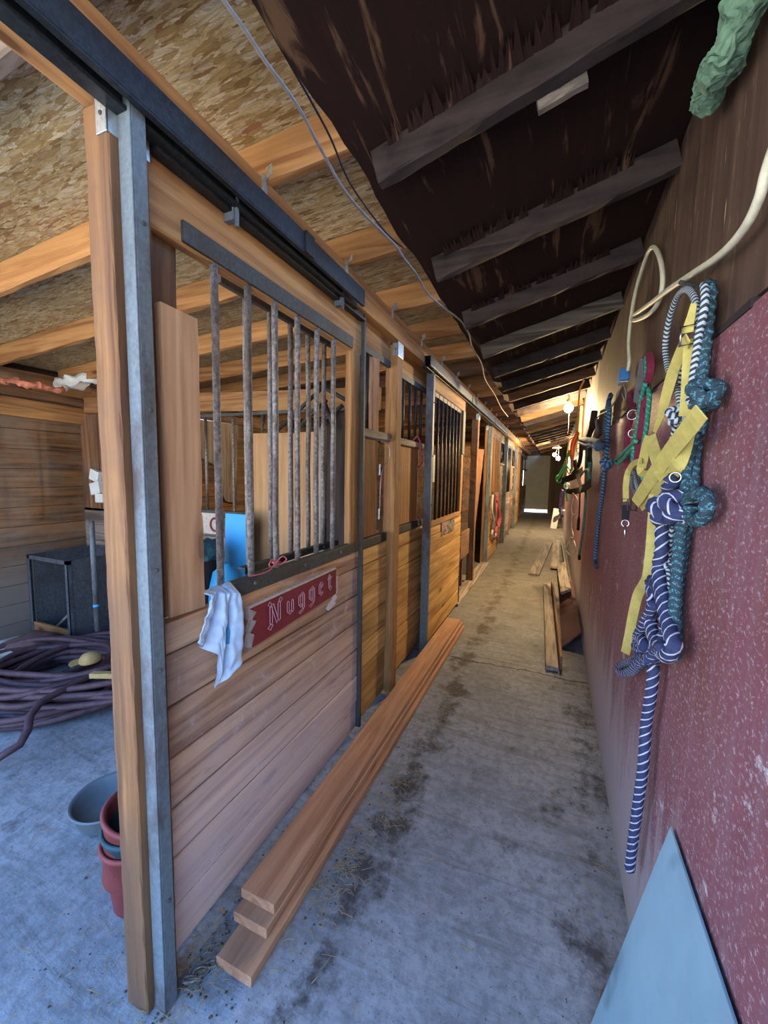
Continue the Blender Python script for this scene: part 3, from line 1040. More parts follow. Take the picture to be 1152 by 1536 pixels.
def barred_door(label, x, y0, y1, railz=1.16, hz=(2.32, 2.475), nb=8, mats=('stalplank', 'pine', 'pipe_dark'), lattice=False, name='stall_door', ztop=2.475):
    t = thing(name, label, 'door', (x - .02, (y0 + y1) / 2, .05), 'sliding stall doors')
    planks(MB(), x - .042, x, y0, y1, .05, railz - .02, .165).build('plank_panel', M[mats[0]], t, bevel=.004)
    backing(t, x - .042, y0, y1, .07, railz - .04)
    MB().beam((x - .021, y0, sum(hz) / 2), (x - .021, y1, sum(hz) / 2), .042, hz[1] - hz[0], jit=.001, n=10).build('header_board', M[mats[1] + '_y'], t)
    MB().beam((x - .021, y1 - .055, railz), (x - .021, y1 - .055, hz[0]), .042, .11, up=(0, 1, 0), jit=.001, n=10).build('stile', M[mats[1] + '_z'], t)
    MB().box((x - .045, y1, .05), (x + .006, y1 + .012, hz[1])).build('edge_trim', M['rail'], t, bevel=.002)
    MB().box((x - .03, y0, railz - .03), (x + .012, y1 - .1, railz + .012)).build('bottom_rail', M[mats[1] + '_y'], t, bevel=.003)
    MB().box((x - .03, y0, hz[0] - .04), (x - .012, y1 - .1, hz[0] + .01)).build('top_rail', M['rail'], t, bevel=.003)
    if lattice:
        a = MB()
        for i in range(9):
            y = y0 + .06 + (y1 - y0 - .22) * i / 8
            a.box((x - .02, y - .012, railz), (x - .01, y + .012, hz[0]))
        a.build('slat_lattice', M[mats[1] + '_z'], t)
        MB().beam((x - .021, y0 + .055, railz), (x - .021, y0 + .055, hz[0]), .042, .11, up=(0, 1, 0), n=8).build('stile', M[mats[1] + '_z'], t)
    else:
        for i in range(nb):
            y = y0 + .07 + (y1 - y0 - .26) * i / (nb - 1)
            MB().tube([(x - .021, y, railz), (x - .021, y, hz[0])], .0125, 10).build('bar', M[mats[2]], t, smooth=True)
    return t


t = barred_door('amber lit sliding stall door with eight dark bars and a torn sticker', -.99, 3.41, 4.72)
rg = [(3.80, 1.125), (3.85, 1.13), (3.93, 1.115), (4.02, 1.125), (4.12, 1.11), (4.22, 1.125), (4.335, 1.12), (4.345, 1.06), (4.33, 1.01), (4.35, .985), (4.2, .99), (4.12, .985), (4.02, 1.0), (3.95, .99), (3.88, 1.005), (3.81, .985), (3.82, 1.03), (3.80, 1.07)]
MB().prism([(-.988, y, z) for y, z in rg], (.004, 0, 0)).build('torn_sticker', M['tornsign'], t)
MB().box((-.995, 4.60, 1.83), (-.98, 4.72, 2.32)).build('backing_plate', M['rail'], t, bevel=.003)
barred_door('sliding stall door with tan lattice top and halters hung on it', -1.035, 7.33, 8.55, mats=('stalplank', 'pine', 'pipe_dark'), lattice=True, railz=1.24)
fixed_front('stall_enclosure', 'dim fixed stall front beyond the lattice topped door', -1.09, 8.57, 9.74, (8.8, 9.0, 9.2, 9.4), (8.7, 9.5), 'feeddoor_brown', 9.55, plank='old_y')
barred_door('dim grey sliding stall door with dark bars far down the row', -1.06, 9.83, 11.15, mats=('grey_y', 'grey', 'pipe_dark'))
fixed_front('stall_enclosure', 'dim fixed stall front before the last amber door', -1.11, 11.3, 12.6, (11.5, 11.8, 12.1, 12.4), (11.5, 12.3), 'feeddoor_brown', 12.35, plank='old_y')
barred_door('last sliding stall door, amber lit, near the grey end door', -1.06, 12.68, 14.2, mats=('stalplank', 'pine', 'pipe_dark'), lattice=True)
fixed_front('stall_enclosure', 'dark fixed stall front next to the grey end door', -1.12, 14.7, 18.75, (15.2, 16, 17, 18), (15, 16), 'feeddoor_brown', 16.05, plank='old_y')
# ------------------------------------------------------------------ ropes and tack on the painted wall
def wp(pts, off=.02):
    return [wallp(p[0], p[1], p[2] if len(p) > 2 else off) for p in pts]


def rope(parent, name, pts, r, mat, off=.02, lobes=0, n=12, seg=6, closed=False, pitch=.028):
    return MB().tube(smooth_path(wp(pts, off), seg, closed), r, n, closed=closed, lobes=lobes, pitch=pitch).build(name, M[mat], parent, smooth=True)


def knot(parent, name, u, v, R, r, mat, off=.05, lobes=0, turns=2.6):
    """a bulky overhand knot wound round a point"""
    c = wallp(u, v, off)
    pts = []
    for i in range(44):
        a = 2 * PI * turns * i / 43
        b = PI * 1.9 * i / 43
        pts.append(c + Vector((math.sin(a) * R * .75 + .2 * R * math.sin(b), -.25 * R + math.cos(a) * R * .8 * math.cos(b * .5), (math.cos(a * .66) * .8) * R)))
    return MB().tube(pts, r, 12, lobes=lobes, pitch=.028).build(name, M[mat], parent, smooth=True)


def straps(parent, pts, w, mat, off=.04, name='strap', nrm=(-.45, -.89, 0), seg=4, th=.003):
    P = wp([(p[0], p[1]) + ((p[3],) if len(p) > 3 else ()) for p in pts], off)
    ws = [p[2] if len(p) > 2 and p[2] else w for p in pts]
    Q = smooth_path(P, seg)
    W = []
    for i in range(len(Q)):
        k = i / seg
        a = min(int(k), len(ws) - 1)
        b = min(a + 1, len(ws) - 1)
        W.append(ws[a] + (ws[b] - ws[a]) * (k - a))
    return MB().strap(Q, W, th, nrm).build(name, M[mat], parent)


def ring(parent, name, u, v, R, r, mat, off=.05, nrm=(-.45, -.89, 0), sq=1.0):
    c = wallp(u, v, off)
    n = Vector(nrm).normalized()
    a = n.cross(Vector((0, 0, 1))).normalized()
    b = Vector((0, 0, 1))
    return MB().tube([c + a * R * math.cos(t) + b * R * sq * math.sin(t) for t in [2 * PI * i / 20 for i in range(20)]], r, 8, closed=True).build(name, M[mat], parent, smooth=True)


def base(u, v, off=.02):
    return wallp(u, v, off)


# the nail they hang from
o = MB().tube([Vector((XW + .004, 1.40, 2.125)), Vector((XW - .045, 1.385, 2.14))], .006, 8).build('nail', M['rail'])
tag(o, 'rusty nail holding the ropes and yellow halter on the red wall', 'nail')

t = thing('lead_rope', 'black and white braided lead rope looped from the nail above the yellow halter', 'rope', base(1014, 760), 'ropes on the red wall')
rope(t, 'hanging_strand', [(1056, 427), (1057.5, 440), (1057, 458), (1053, 482), (1049, 500), (1045, 527), (1042, 549), (1039, 570), (1036, 592), (1034, 604)], .0085, 'rope_bw', .045)
rope(t, 'loop', [(1046, 520), (1047, 490), (1045, 463), (1040, 443), (1030, 434), (1019, 441), (1011, 457), (1005, 475), (1000, 499), (998, 520), (1000, 542), (1005, 561), (1013, 578), (1019, 595), (1022, 612)], .0085, 'rope_bw', .035)
rope(t, 'inner_strand', [(1023, 540), (1022.5, 560), (1022, 585), (1023, 610)], .008, 'rope_bw', .025)
knot(t, 'knot', 1015, 624, .021, .0095, 'rope_bw', .05)
rope(t, 'tail', [(1014, 636), (1011, 652), (1006, 672), (1004, 700), (998, 730), (992, 748), (980, 758), (970, 762)], .0085, 'rope_bw', .035)
rope(t, 'tail', [(950, 706), (955, 726), (962, 742), (975, 752)], .009, 'rope_bw', .035)
rope(t, 'tail', [(946, 716), (949, 730), (957, 748), (966, 760)], .009, 'rope_bw', .035)
rope(t, 'tail', [(1008, 780), (1006, 802), (1003, 830), (1002, 846), (1005, 867), (1006, 892)], .0075, 'rope_bw', .03)
knot(t, 'knot', 1002, 846, .011, .0065, 'rope_bw', .03)

t = thing('lead_rope', 'dark teal braided rope with bulky knots, furthest out on the red wall nail', 'rope', base(1012, 985), 'ropes on the red wall')
rope(t, 'upper_strand', [(1061, 428), (1065, 434), (1063, 456), (1060, 484), (1058, 506), (1055, 535), (1053, 563), (1054, 580)], .014, 'rope_teal', .03, 3)
rope(t, 'upper_strand', [(1060, 430), (1061, 456), (1057, 500), (1052, 545), (1050, 575)], .012, 'rope_teal', .02, 3)
knot(t, 'knot', 1056, 592, .027, .013, 'rope_teal', .045, 3)
rope(t, 'middle_strand', [(1052, 603), (1049, 625), (1044, 648), (1037, 670), (1033, 692), (1030, 713), (1029, 735), (1030, 750)], .012, 'rope_teal', .035, 3)
rope(t, 'middle_strand', [(1052, 612), (1048, 640), (1045, 660), (1042, 692), (1041, 720), (1041, 742)], .012, 'rope_teal', .02, 3)
rope(t, 'ring_loop', [(1030, 748), (1040, 742), (1050, 738), (1059, 744), (1061, 760), (1053, 777), (1042, 781), (1035, 772), (1037, 758)], .014, 'rope_teal', .035, 3)
knot(t, 'knot', 1046, 639, .014, .009, 'rope_teal', .035, 3)
rope(t, 'lower_strand', [(1031, 752), (1026, 775), (1021, 797), (1017, 841), (1014, 880), (1012, 911), (1013, 945), (1012, 975), (1010, 988)], .014, 'rope_teal', .035, 3)
rope(t, 'lower_strand', [(1037, 770), (1030, 790), (1026, 815), (1020, 860), (1016, 900), (1015, 940), (1014, 975)], .013, 'rope_teal', .018, 3)

t = thing('lead_rope', 'thick navy rope with white tracer, tangled, its tail reaching down the red wall', 'rope', base(944, 1308), 'ropes on the red wall')
nv = 'rope_navy'
ring(t, 'snap_ring', 1013, 716, .012, .0025, 'chrome', .06)
rope(t, 'upper_strand', [(1011, 718), (1005, 732), (1001, 749), (998, 764)], .019, nv, .055, 3)
knot(t, 'knot', 996, 766, .030, .017, nv, .055, 3)
knot(t, 'knot', 1016, 760, .032, .016, nv, .05, 3)
rope(t, 'middle_strand', [(994, 775), (993, 795), (992.5, 823), (988, 850), (990, 872), (994, 895), (1001, 930), (1009, 958), (1010, 970), (1001, 984), (990, 975), (981, 955), (976, 932), (979, 910), (981, 893), (976, 880), (980, 871), (988, 885), (996, 905)], .0165, nv, .05, 3)
rope(t, 'tangle', [(982, 905), (972, 925), (966, 938), (957, 955), (960, 972), (968, 970), (962, 958), (955, 966), (962, 982), (975, 990), (985, 975), (996, 972)], .0155, nv, .055, 3)
rope(t, 'end_loop', [(975, 988), (962, 994), (948, 1006), (933, 1010), (930, 1002), (938, 994), (952, 992), (962, 985)], .0145, nv, .06, 3)
rope(t, 'tail', [(1000, 940), (990, 970), (981, 990), (980, 1005), (977, 1036), (973, 1062), (969, 1088), (965.5, 1142), (960, 1185), (953, 1236), (947, 1282), (944, 1304)], .0145, nv, .04, 3, seg=8)

t = thing('horse_halter', 'yellow webbing horse halter hanging from the nail on the red wall', 'halter', base(940, 980), 'halters on the red wall')
straps(t, [(1041, 455, .012), (1037, 474, .017), (1033, 490, .022), (1032, 499, .022)], .02, 'yellow', .06)
b = MB()
c = wallp(1031, 503, .063)
b.tube([c + Vector((-.012, .006, .022)), c + Vector((.018, -.01, .022)), c + Vector((.018, -.01, -.022)), c + Vector((-.012, .006, -.022))], .0035, 8, closed=True)
b.build('buckle', M['chrome'], t, smooth=True)
straps(t, [(1032, 507, .024), (1026, 518, .028), (1013, 549, .028), (1006, 570, .028), (997, 603, .026), (991, 625, .018), (982, 648, .012)], .026, 'yellow', .06)
straps(t, [(1034, 509, .022), (1032, 549, .024), (1030, 592, .024), (1027, 624, .024)], .024, 'yellow', .05)
straps(t, [(1052, 618, .036), (1035, 640), (1006, 677), (980, 713), (953, 755, .034)], .040, 'yellow', .075, 'noseband')
straps(t, [(1031, 650, .03), (1026, 670), (1017, 698), (1000, 722), (981, 742), (960, 760)], .034, 'yellow', .055, 'noseband')
straps(t, [(976, 654, .03), (982, 678, .032), (990, 704, .03), (996, 716, .028)], .03, 'yellow', .068)
straps(t, [(973, 654, .022), (969, 670, .026), (965, 690, .028), (962, 708, .028), (975, 712, .02)], .026, 'yellow', .062)
straps(t, [(962, 691, .018), (950, 696), (942, 709), (939, 729), (939, 752)], .022, 'yellow', .07)
straps(t, [(984, 742, .036), (981, 770), (978, 812), (974, 850), (970, 870), (957, 892), (949, 925), (944, 952), (938, 980)], .031, 'yellow', .05, 'tail_strap')
b = MB()
c = wallp(945, 757, .076)
for k in (-.018, .012):
    q = c + Vector((.01, -.006, 0)) * (k / .018)
    b.tube([q + Vector((-.014, .008, .020)), q + Vector((.012, -.006, .020)), q + Vector((.012, -.006, -.02)), q + Vector((-.014, .008, -.02))], .003, 8, closed=True)
b.build('buckle', M['rail'], t, smooth=True)
straps(t, [(939, 758, .026), (938.5, 768, .028), (938, 780, .024)], .026, 'blackweb', .07, 'snap_strap')
ring(t, 'snap', 938, 785, .013, .003, 'chrome', .07)
MB().tube(wp([(938, 789), (937.5, 797), (937, 808)], .07), [.004, .006, .003], 8).build('snap', M['chrome'], t, smooth=True)

t = thing('horse_halter', 'maroon webbing halter with nickel rings, beside the green braided rope', 'halter', base(950, 690), 'halters on the red wall')
straps(t, [(974, 530), (976, 552), (969, 585), (965, 620), (961, 650), (958, 672), (956, 690)], .026, 'maroon', .035)
straps(t, [(973, 545, .02), (964, 560), (961, 575), (966, 599), (969, 612)], .022, 'maroon', .03)
straps(t, [(954, 578, .016), (947, 588), (945, 597), (949, 611), (960, 617)], .018, 'maroon', .03)
straps(t, [(952, 620, .02), (945, 634), (941, 653), (940, 690), (939, 703)], .022, 'maroon', .03)
straps(t, [(965, 538, .026), (960, 570), (955, 604)], .026, 'greyweb', .04)
ring(t, 'ring', 949, 622, .020, .003, 'chrome', .045)
ring(t, 'ring', 949, 650, .016, .003, 'chrome', .045)
MB().tube(wp([(958, 612), (960, 619), (956, 624)], .045), .004, 8).build('snap', M['chrome'], t, smooth=True)

t = thing('lead_rope', 'bright green braided rope hanging among the maroon halter straps', 'rope', base(948, 690), 'ropes on the red wall')
rope(t, 'strand', [(970, 534), (969.5, 570), (974, 592), (971, 628), (969, 645), (966, 663), (963, 690), (960, 708), (965, 718)], .0085, 'rope_green', .03)
rope(t, 'strand', [(968, 575), (961, 603), (957, 635), (953, 656), (949, 692)], .0085, 'rope_green', .045)
rope(t, 'end_loop', [(954, 662), (947, 668), (934, 681), (923, 691), (929, 695), (941, 681), (950, 672)], .008, 'rope_green', .05)

t = thing('lead_rope', 'blue and black twisted rope hanging straight, between the outlet box and the tack bundle', 'rope', base(893, 850), 'ropes on the red wall')
rope(t, 'doubled_strand', [(916, 592), (912, 608), (910, 628), (908, 644), (908.5, 665), (907.5, 684)], .015, 'rope_blue', .02, 3)
rope(t, 'doubled_strand', [(913, 600), (914, 620), (912, 645), (911, 670), (909, 690)], .013, 'rope_blue', .035, 3)
knot(t, 'knot', 909, 696, .027, .014, 'rope_blue', .04, 3)
rope(t, 'tail', [(907, 700), (905, 721), (903.5, 741), (900, 765), (896.5, 796), (893.5, 827), (892.5, 842), (895, 851)], .0125, 'rope_blue', .02, 3)

# bundle of tack hung by the dark board
t = thing('wall_board', 'dark board block fixed to the wall behind the tack bundle', 'board', base(880, 660))
MB().beam(wallp(890, 629, .04), wallp(877, 664, .04), .05, .16, up=(0, 1, 0), jit=.003, n=4).build('board', M['char_z'], t)
t = thing('horse_halter', 'black nylon halter in the tack bundle under the lit bulb', 'halter', base(858, 738), 'halters on the red wall')
straps(t, [(872, 665), (871, 685), (867, 700), (858, 712)], .045, 'blackweb', .06)
straps(t, [(842, 722, .07), (852, 718, .08), (864, 713, .08), (874, 706, .08)], .08, 'blackweb', .08, 'noseband')
straps(t, [(845, 716, .05), (850, 735, .06), (862, 737, .07), (876, 732, .07), (886, 724, .06)], .07, 'blackweb', .09, 'noseband')
straps(t, [(862, 690, .05), (866, 710, .06), (872, 735, .05)], .05, 'blackweb', .10)
straps(t, [(886, 665, .03), (884, 690, .04), (880, 705, .04)], .04, 'blackweb', .05)
ring(t, 'snap', 850, 729, .035, .007, 'white', .12)
ring(t, 'ring', 868, 675, .022, .005, 'chrome', .08)
ring(t, 'ring', 862, 694, .022, .005, 'chrome', .09)
t = thing('lead_rope', 'dark blue rope wrapped sideways across the top of the tack bundle', 'rope', base(885, 668), 'ropes on the red wall')
rope(t, 'wrap', [(869, 659), (878, 660), (888, 661), (896, 664), (902, 670)], .022, 'rope_blue', .10, 3)
rope(t, 'wrap', [(870, 664), (880, 667), (890, 667), (898, 672)], .02, 'rope_blue', .10, 3)
t = thing('lead_rope', 'dull green rope with a loop, longest hanging from the tack bundle', 'rope', base(869, 835), 'ropes on the red wall')
rope(t, 'strand', [(880, 668), (879, 690), (878.5, 728), (878.5, 750), (876, 781), (874, 800), (871.5, 817), (869, 833)], .012, 'rope_green2', .05)
rope(t, 'loop', [(877, 730), (871, 725), (870, 715), (876, 707), (883, 705), (885, 718), (882, 729), (877, 731)], .011, 'rope_green2', .08)
rope(t, 'strand', [(882, 675), (885, 690), (884, 708), (880, 727)], .02, 'rope_green2', .04)
MB().tube(wp([(869, 832), (869, 839)], .05), .014, 8).build('end_cap', M['blackweb'], t)
t = thing('baling_twine', 'tan twine loops tied to the stud beside the lit bulb', 'twine', base(862, 715), 'baling twine')
rope(t, 'strand', [(876, 571), (870, 584), (868.4, 598), (867, 623), (866, 644), (862, 656), (868, 650)], .009, 'tan', .06)
rope(t, 'loop', [(864, 655), (855, 659), (851, 678), (850, 700), (853, 710), (857, 704), (861, 680), (864, 658)], .009, 'tan', .10)
t = thing('baling_twine', 'orange twine strands hanging in the tack bundle', 'twine', base(859, 700), 'baling twine')
rope(t, 'strand', [(866, 648), (859, 664), (857, 678), (859, 690), (861, 700)], .018, 'orange', .10)
rope(t, 'strand', [(868, 650), (862, 668), (860, 685), (857, 695)], .012, 'orange', .12)
t = thing('baling_twine', 'lime green twine hanging furthest out of the tack bundle', 'twine', base(838, 722), 'baling twine')
rope(t, 'strand', [(856, 675), (851, 686), (846, 700), (840, 712), (837, 718)], .016, 'limegreen', .12)
rope(t, 'loop', [(840, 712), (835, 716), (836, 723), (842, 722), (845, 712), (850, 700), (857, 705), (857, 690), (854, 680)], .013, 'limegreen', .13)
rope(t, 'strand', [(848, 722), (850, 740), (851, 752)], .013, 'limegreen', .08)
o = MB().tube(smooth_path(wp([(859, 740), (865, 746), (867, 756), (865, 769), (859, 772), (857, 762), (860, 748)], .03), 6), .0065, 8).build('loop_cord', M['whiterope'], None, smooth=True)
tag(o, 'dull white cord loop below the black halter', 'cord')
o = MB().tube(smooth_path(wp([(858, 772), (857, 790), (860, 806), (852, 815), (849, 824), (855, 833), (862, 830), (863, 818), (857, 806), (853, 822)], .02), 6), .006, 8).build('grey_string', M['whiterope'], None, smooth=True)
tag(o, 'thin grey cord with looped end, low on the wall beside the green rope', 'cord')
o = MB().tube(smooth_path(wp([(870, 735), (869.5, 755), (868.5, 774), (867, 795)], .03), 4), [.008] * 9 + [.016] * 4, 8).build('dark_lead', M['blackweb'], None, smooth=True)
tag(o, 'short black lead with a thick end, hanging between grey cord and green rope', 'rope', 'ropes on the red wall')
t = thing('lead_rope', 'purple rope with a white end loop, far down the red wall', 'rope', base(838, 782), 'ropes on the red wall')
rope(t, 'strand', [(843, 735), (841, 750), (840, 762), (843, 775)], .02, 'rope_purple', .06, 3)
rope(t, 'end_loop', [(843, 772), (836, 778), (831, 782), (833, 776), (840, 772), (846, 766)], .016, 'whiterope', .08)

# extension cord with its blue box
t = thing('extension_cord', 'cream cord swooping across the brown upper wall to the blue outlet box', 'cord', base(942, 560))
pts = [(1190, 150, .03), (1160, 225, .03), (1148, 262, .03), (1138, 300, .03), (1115, 345, .03), (1080, 383, .03), (1040, 410, .03), (1005, 433, .03), (980, 452, .035), (958, 468, .035), (949, 474, .035), (949, 480, .035), (958, 479, .03), (975, 470, .025), (988, 452, .02), (994, 425, .02),
       (992, 395, .02), (985, 375, .02), (978, 371, .02), (971, 382, .02), (962, 408, .02), (953, 440, .02), (946, 480, .02), (943, 515, .02), (944, 540, .02), (942, 556, .02)]
MB().tube(smooth_path(wp(pts), 6), .0085, 10).build('cable', M['cord'], t, smooth=True)
o = thing('outlet_box', 'blue plastic outlet box hanging at the end of the cream cord', 'box', base(934, 575))
c = wallp(935, 564, .03)
MB().box(c - Vector((.022, .055, .032)), c + Vector((.022, .055, .032))).build('box', M['bluebox'], o, bevel=.006)
MB().box(c - Vector((.02, .05, .040)), c + Vector((.02, .05, -.034))).build('rim', M['whiterope'], o, bevel=.003)
t = thing('dangling_wire', 'thin grey wire drooping from the blue outlet box to the tack bundle', 'wire', base(900, 632))
MB().tube(smooth_path(wp([(934, 576), (930, 586), (922, 603), (912, 616), (900, 622), (895, 630), (896, 645), (892, 660)], .03), 6), [.005] * 30 + [.012] * 13, 8).build('wire', M['cable'], t, smooth=True)
MB().tube(smooth_path(wp([(936, 576), (939, 588), (938, 600), (933, 590)], .03), 5), .003, 6).build('loose_end', M['cable'], t, smooth=True)

# amber stud, insulation
o = MB().beam((XW - .02, 6.6, 1.95), (XW - .02, 6.6, 2.62), .038, .09, up=(0, 1, 0), n=8).build('wall_stud', M['fresh_z'])
tag(o, 'tan stud on the wall next to the lit bulb', 'stud')
b = MB()
ip = smooth_path([wallp(1128, -25, .05), wallp(1112, 15, .05), wallp(1098, 60, .055), wallp(1078, 105, .055), wallp(1060, 140, .05), wallp(1054, 160, .045)], 14)
b.tube(ip, [.034 * min(1, .5 + 6 * i / len(ip)) * (1 if i < len(ip) * .8 else .35 + .65 * math.sqrt(max(0, (len(ip) - 1 - i) / (len(ip) * .2)))) for i in range(len(ip))], 36)
for v in b.v:
    v += Vector([.016 * noise.noise(v * 22 + Vector((k * 9, 0, 0))) + .009 * noise.noise(v * 60 + Vector((k * 5, 3, 0))) + .005 * noise.noise(v * 150 + Vector((k * 5, 3, 9))) for k in range(3)])
o = b.build('insulation_tuft', M['foam'])
tag(o, 'pale green tuft of insulation hanging where the red wall meets the roof', 'insulation')


# ------------------------------------------------------------------ wiring under the roof
def px(pts):
    return [at(u, v, 2, z) for u, v, z in pts]


b = MB().tube(smooth_path(px([(290, -60, 2.52), (335, 0, 2.52), (372, 52, 2.515), (400, 95, 2.51), (425, 128, 2.51), (450, 165, 2.51), (470, 203, 2.51), (490, 240, 2.51), (515, 283, 2.50), (545, 320, 2.51), (590, 365, 2.52), (608, 390, 2.52), (625, 412, 2.52), (640, 438, 2.52), (660, 457, 2.50), (690, 480, 2.46), (703, 500, 2.44), (708, 520, 2.43), (722, 545, 2.42), (728, 570, 2.42), (742, 592, 2.42), (752, 612, 2.42), (762, 625, 2.42)]), 6), .0045, 8)
tag(b.build('roof_cable', M['cable'], None, smooth=True), 'dusty grey cable strung under the rafters along the row of stalls', 'cable')
b = MB().tube(smooth_path(px([(360, -40, 2.56), (380, 0, 2.56), (420, 70, 2.56), (460, 140, 2.56), (495, 205, 2.56), (520, 265, 2.56), (545, 305, 2.56), (580, 350, 2.56), (605, 372, 2.55)]), 6), .003, 6)
tag(b.build('black_wire', M['blackcord'], None, smooth=True), 'thin black wire beside the grey cable under the roof', 'wire')


# ------------------------------------------------------------------ lamps
def lamp(loc, label, power, r=.045, col=(1, .72, .36), reflector=False, size=.06):
    x, y, z = loc
    top = ZR(x) - .002
    t = thing('bare_bulb_lamp', label, 'lamp', (x, y, z), 'bulbs in the aisle')
    MB().lathe((x, y, 0), [(.045, top), (.05, top - .012), (.014, top - .02), (.012, z + r + .055), (.030, z + r + .05), (.028, z + r * .8), (.018, z + r * .7)], 20).build('socket', M['white'], t, smooth=True)
    MB().ball((x, y, z), r, 20, 12, 1.1).build('bulb', M['bulb'], t, smooth=True)
    l = bpy.data.lights.new('bulb_light', 'POINT')
    l.energy = power
    l.color = col
    l.shadow_soft_size = size
    lo = bpy.data.objects.new('bulb_light', l)
    lo.location = Vector((x, y, z - r * 1.4)) - WORLD[t.name]
    lo.parent = t
    C.objects.link(lo)
    return t


t = lamp((.125, 5.75, 2.473), 'bare lit bulb glowing under the aisle rafters by the tack bundle', BULB1, .055)
MB().tube([(.135, 5.75, 2.43), (.137, 5.755, 2.28), (.135, 5.75, 2.15)], .0012, 6).build('pull_cord', M['cable'], t)
x, y, z = .03, 12.0, 2.18
t = thing('clamp_lamp', 'pair of small lit bulbs under a white reflector far down the wall', 'lamp', (x, y, z), 'bulbs in the aisle')
MB().lathe((x, y, 0), [(.02, z + .26), (.04, z + .25), (.12, z + .18), (.125, z + .18), (.045, z + .262), (.02, z + .27)], 20).build('reflector', M['white'], t, smooth=True)
MB().tube([(x, y, z + .26), (x + .05, y, z + .42)], .01, 8).build('stem', M['rail'], t)
MB().tube([(x - .05, y, z - .02), (x + .05, y, z + .24), (x + .05, y, z - .08)], .008, 8).build('arm', M['rail'], t)
MB().ball((x - .05, y, z), .05, 14, 8).build('bulb', M['bulbcool'], t, smooth=True)
MB().ball((x + .05, y, z - .1), .055, 14, 8).build('bulb', M['bulbcool'], t, smooth=True)
l = bpy.data.lights.new('bulb_light', 'POINT')
l.energy = BULB2
l.color = (1, .78, .45)
l.shadow_soft_size = .06
lo = bpy.data.objects.new('bulb_light', l)
lo.location = (0, -.12, -.1)
lo.parent = t
C.objects.link(lo)


# ------------------------------------------------------------------ lumber on the floor
def board(name, label, p0, p1, w, h, mat, up=(0, 0, 1), group=None, cat='board', jit=.0012):
    o = MB().beam(p0, p1, w, h, up=up, jit=jit, n=26, ch=.003).build(name, M[mat])
    return tag(o, label, cat, group)


G1 = 'fresh boards stacked along the stall doors'
board('lumber_board', 'bottom fresh fir board of the stack, sticking out at the near end', (-.848, .855, .021), (-.838, 4.03, .021), .142, .038, 'fresh_y', group=G1)
board('lumber_board', 'middle fresh fir board of the stack along the stall doors', (-.870, .955, .060), (-.858, 4.02, .060), .142, .038, 'fresh_y', group=G1)
board('lumber_board', 'top fresh fir board of the stack, with a pale sawn end', (-.875, 1.00, .099), (-.873, 3.98, .099), .142, .038, 'fresh_y', group=G1)
G2 = 'old boards on the floor along the red wall'
board('lumber_board', 'long grey board flat on the floor in front of the maroon plywood strip', (.072, 3.46, .02), (-.01, 6.2, .02), .095, .036, 'grey_y', group=G2)
board('lumber_board', 'dark board on edge against the long grey board', (.138, 3.52, .055), (.06, 6.2, .055), .022, .11, 'old_y', group=G2)
o = MB().hexa([(.165, 3.95, .01), (.318, 4.02, .16), (.318, 6.0, .17), (.155, 6.0, .015), (.155, 3.95, .02), (.31, 4.02, .17), (.31, 6.0, .18), (.145, 6.0, .025)], .5).build('plywood_strip', M['maroonboard'])
tag(o, 'maroon plywood strip tilted between the floor boards and the wall', 'plywood', G2)
board('lumber_board', 'pale wide board lying on top of the maroon plywood strip', (.215, 5.3, .19), (.19, 7.2, .14), .13, .03, 'grey_y', up=(-.5, 0, .86), group=G2)
board('lumber_board', 'tan board flat on the floor, out in the aisle beyond the grey board', (-.21, 6.75, .018), (-.02, 10.2, .018), .16, .032, 'grey_y', group=G2)
board('lumber_board', 'grey board in the pile beyond the pale wide board, on its flat', (.10, 7.3, .05), (.14, 10.4, .05), .14, .036, 'grey_y', group=G2)
board('lumber_board', 'narrow grey board leaning low against the wall beyond the pale board', (.27, 6.9, .12), (.25, 10.2, .10), .03, .13, 'grey_y', up=(-.3, 0, 1), group=G2)
o = MB().box((-.02, 13.2, .0), (.16, 13.23, .62)).build('propped_board', M['white'])
o.rotation_euler = (0, math.radians(6), 0)
tag(o, 'small whitish panel standing by the wall below the purple rope', 'panel')

# blue-grey sheet leaning in the corner by the viewer
b = MB()
b.hexa([(.186, 1.187, .002), (.192, 1.19, .002), (.202, -.3, .002), (.196, -.3, .002), (.3215, 1.155, .712), (.3275, 1.158, .712), (.3275, -.3, .712), (.3215, -.3, .712)], .5)
tag(b.build('leaning_sheet', M['greysheet'], bevel=.001), 'pale blue grey sheet leaning on the foot of the red wall', 'sheet')

# pale plank in the open stall doorway, small feed box beside it
board('lumber_board', 'pale plank leaning in the open stall doorway', (-1.33, 6.9, .02), (-1.16, 6.75, 2.02), .16, .03, 'fresh_z', up=(.3, -.9, 0))
t = thing('feed_box', 'old wooden feed box in the dark stall beside the barred amber door', 'box', (-1.15, 5.2, .5))
a = MB()
a.box((-1.26, 4.85, .5), (-1.05, 5.6, .52))
a.box((-1.07, 4.85, .52), (-1.05, 5.6, .85))
a.box((-1.26, 4.85, .52), (-1.24, 5.6, .85))
a.box((-1.24, 4.85, .52), (-1.07, 4.87, .85))
a.build('box', M['old_y'], t, bevel=.003)
for yy in (4.9, 5.5):
    MB().box((-1.2, yy, 0), (-1.12, yy + .05, .5)).build('leg', M['old_z'], t)

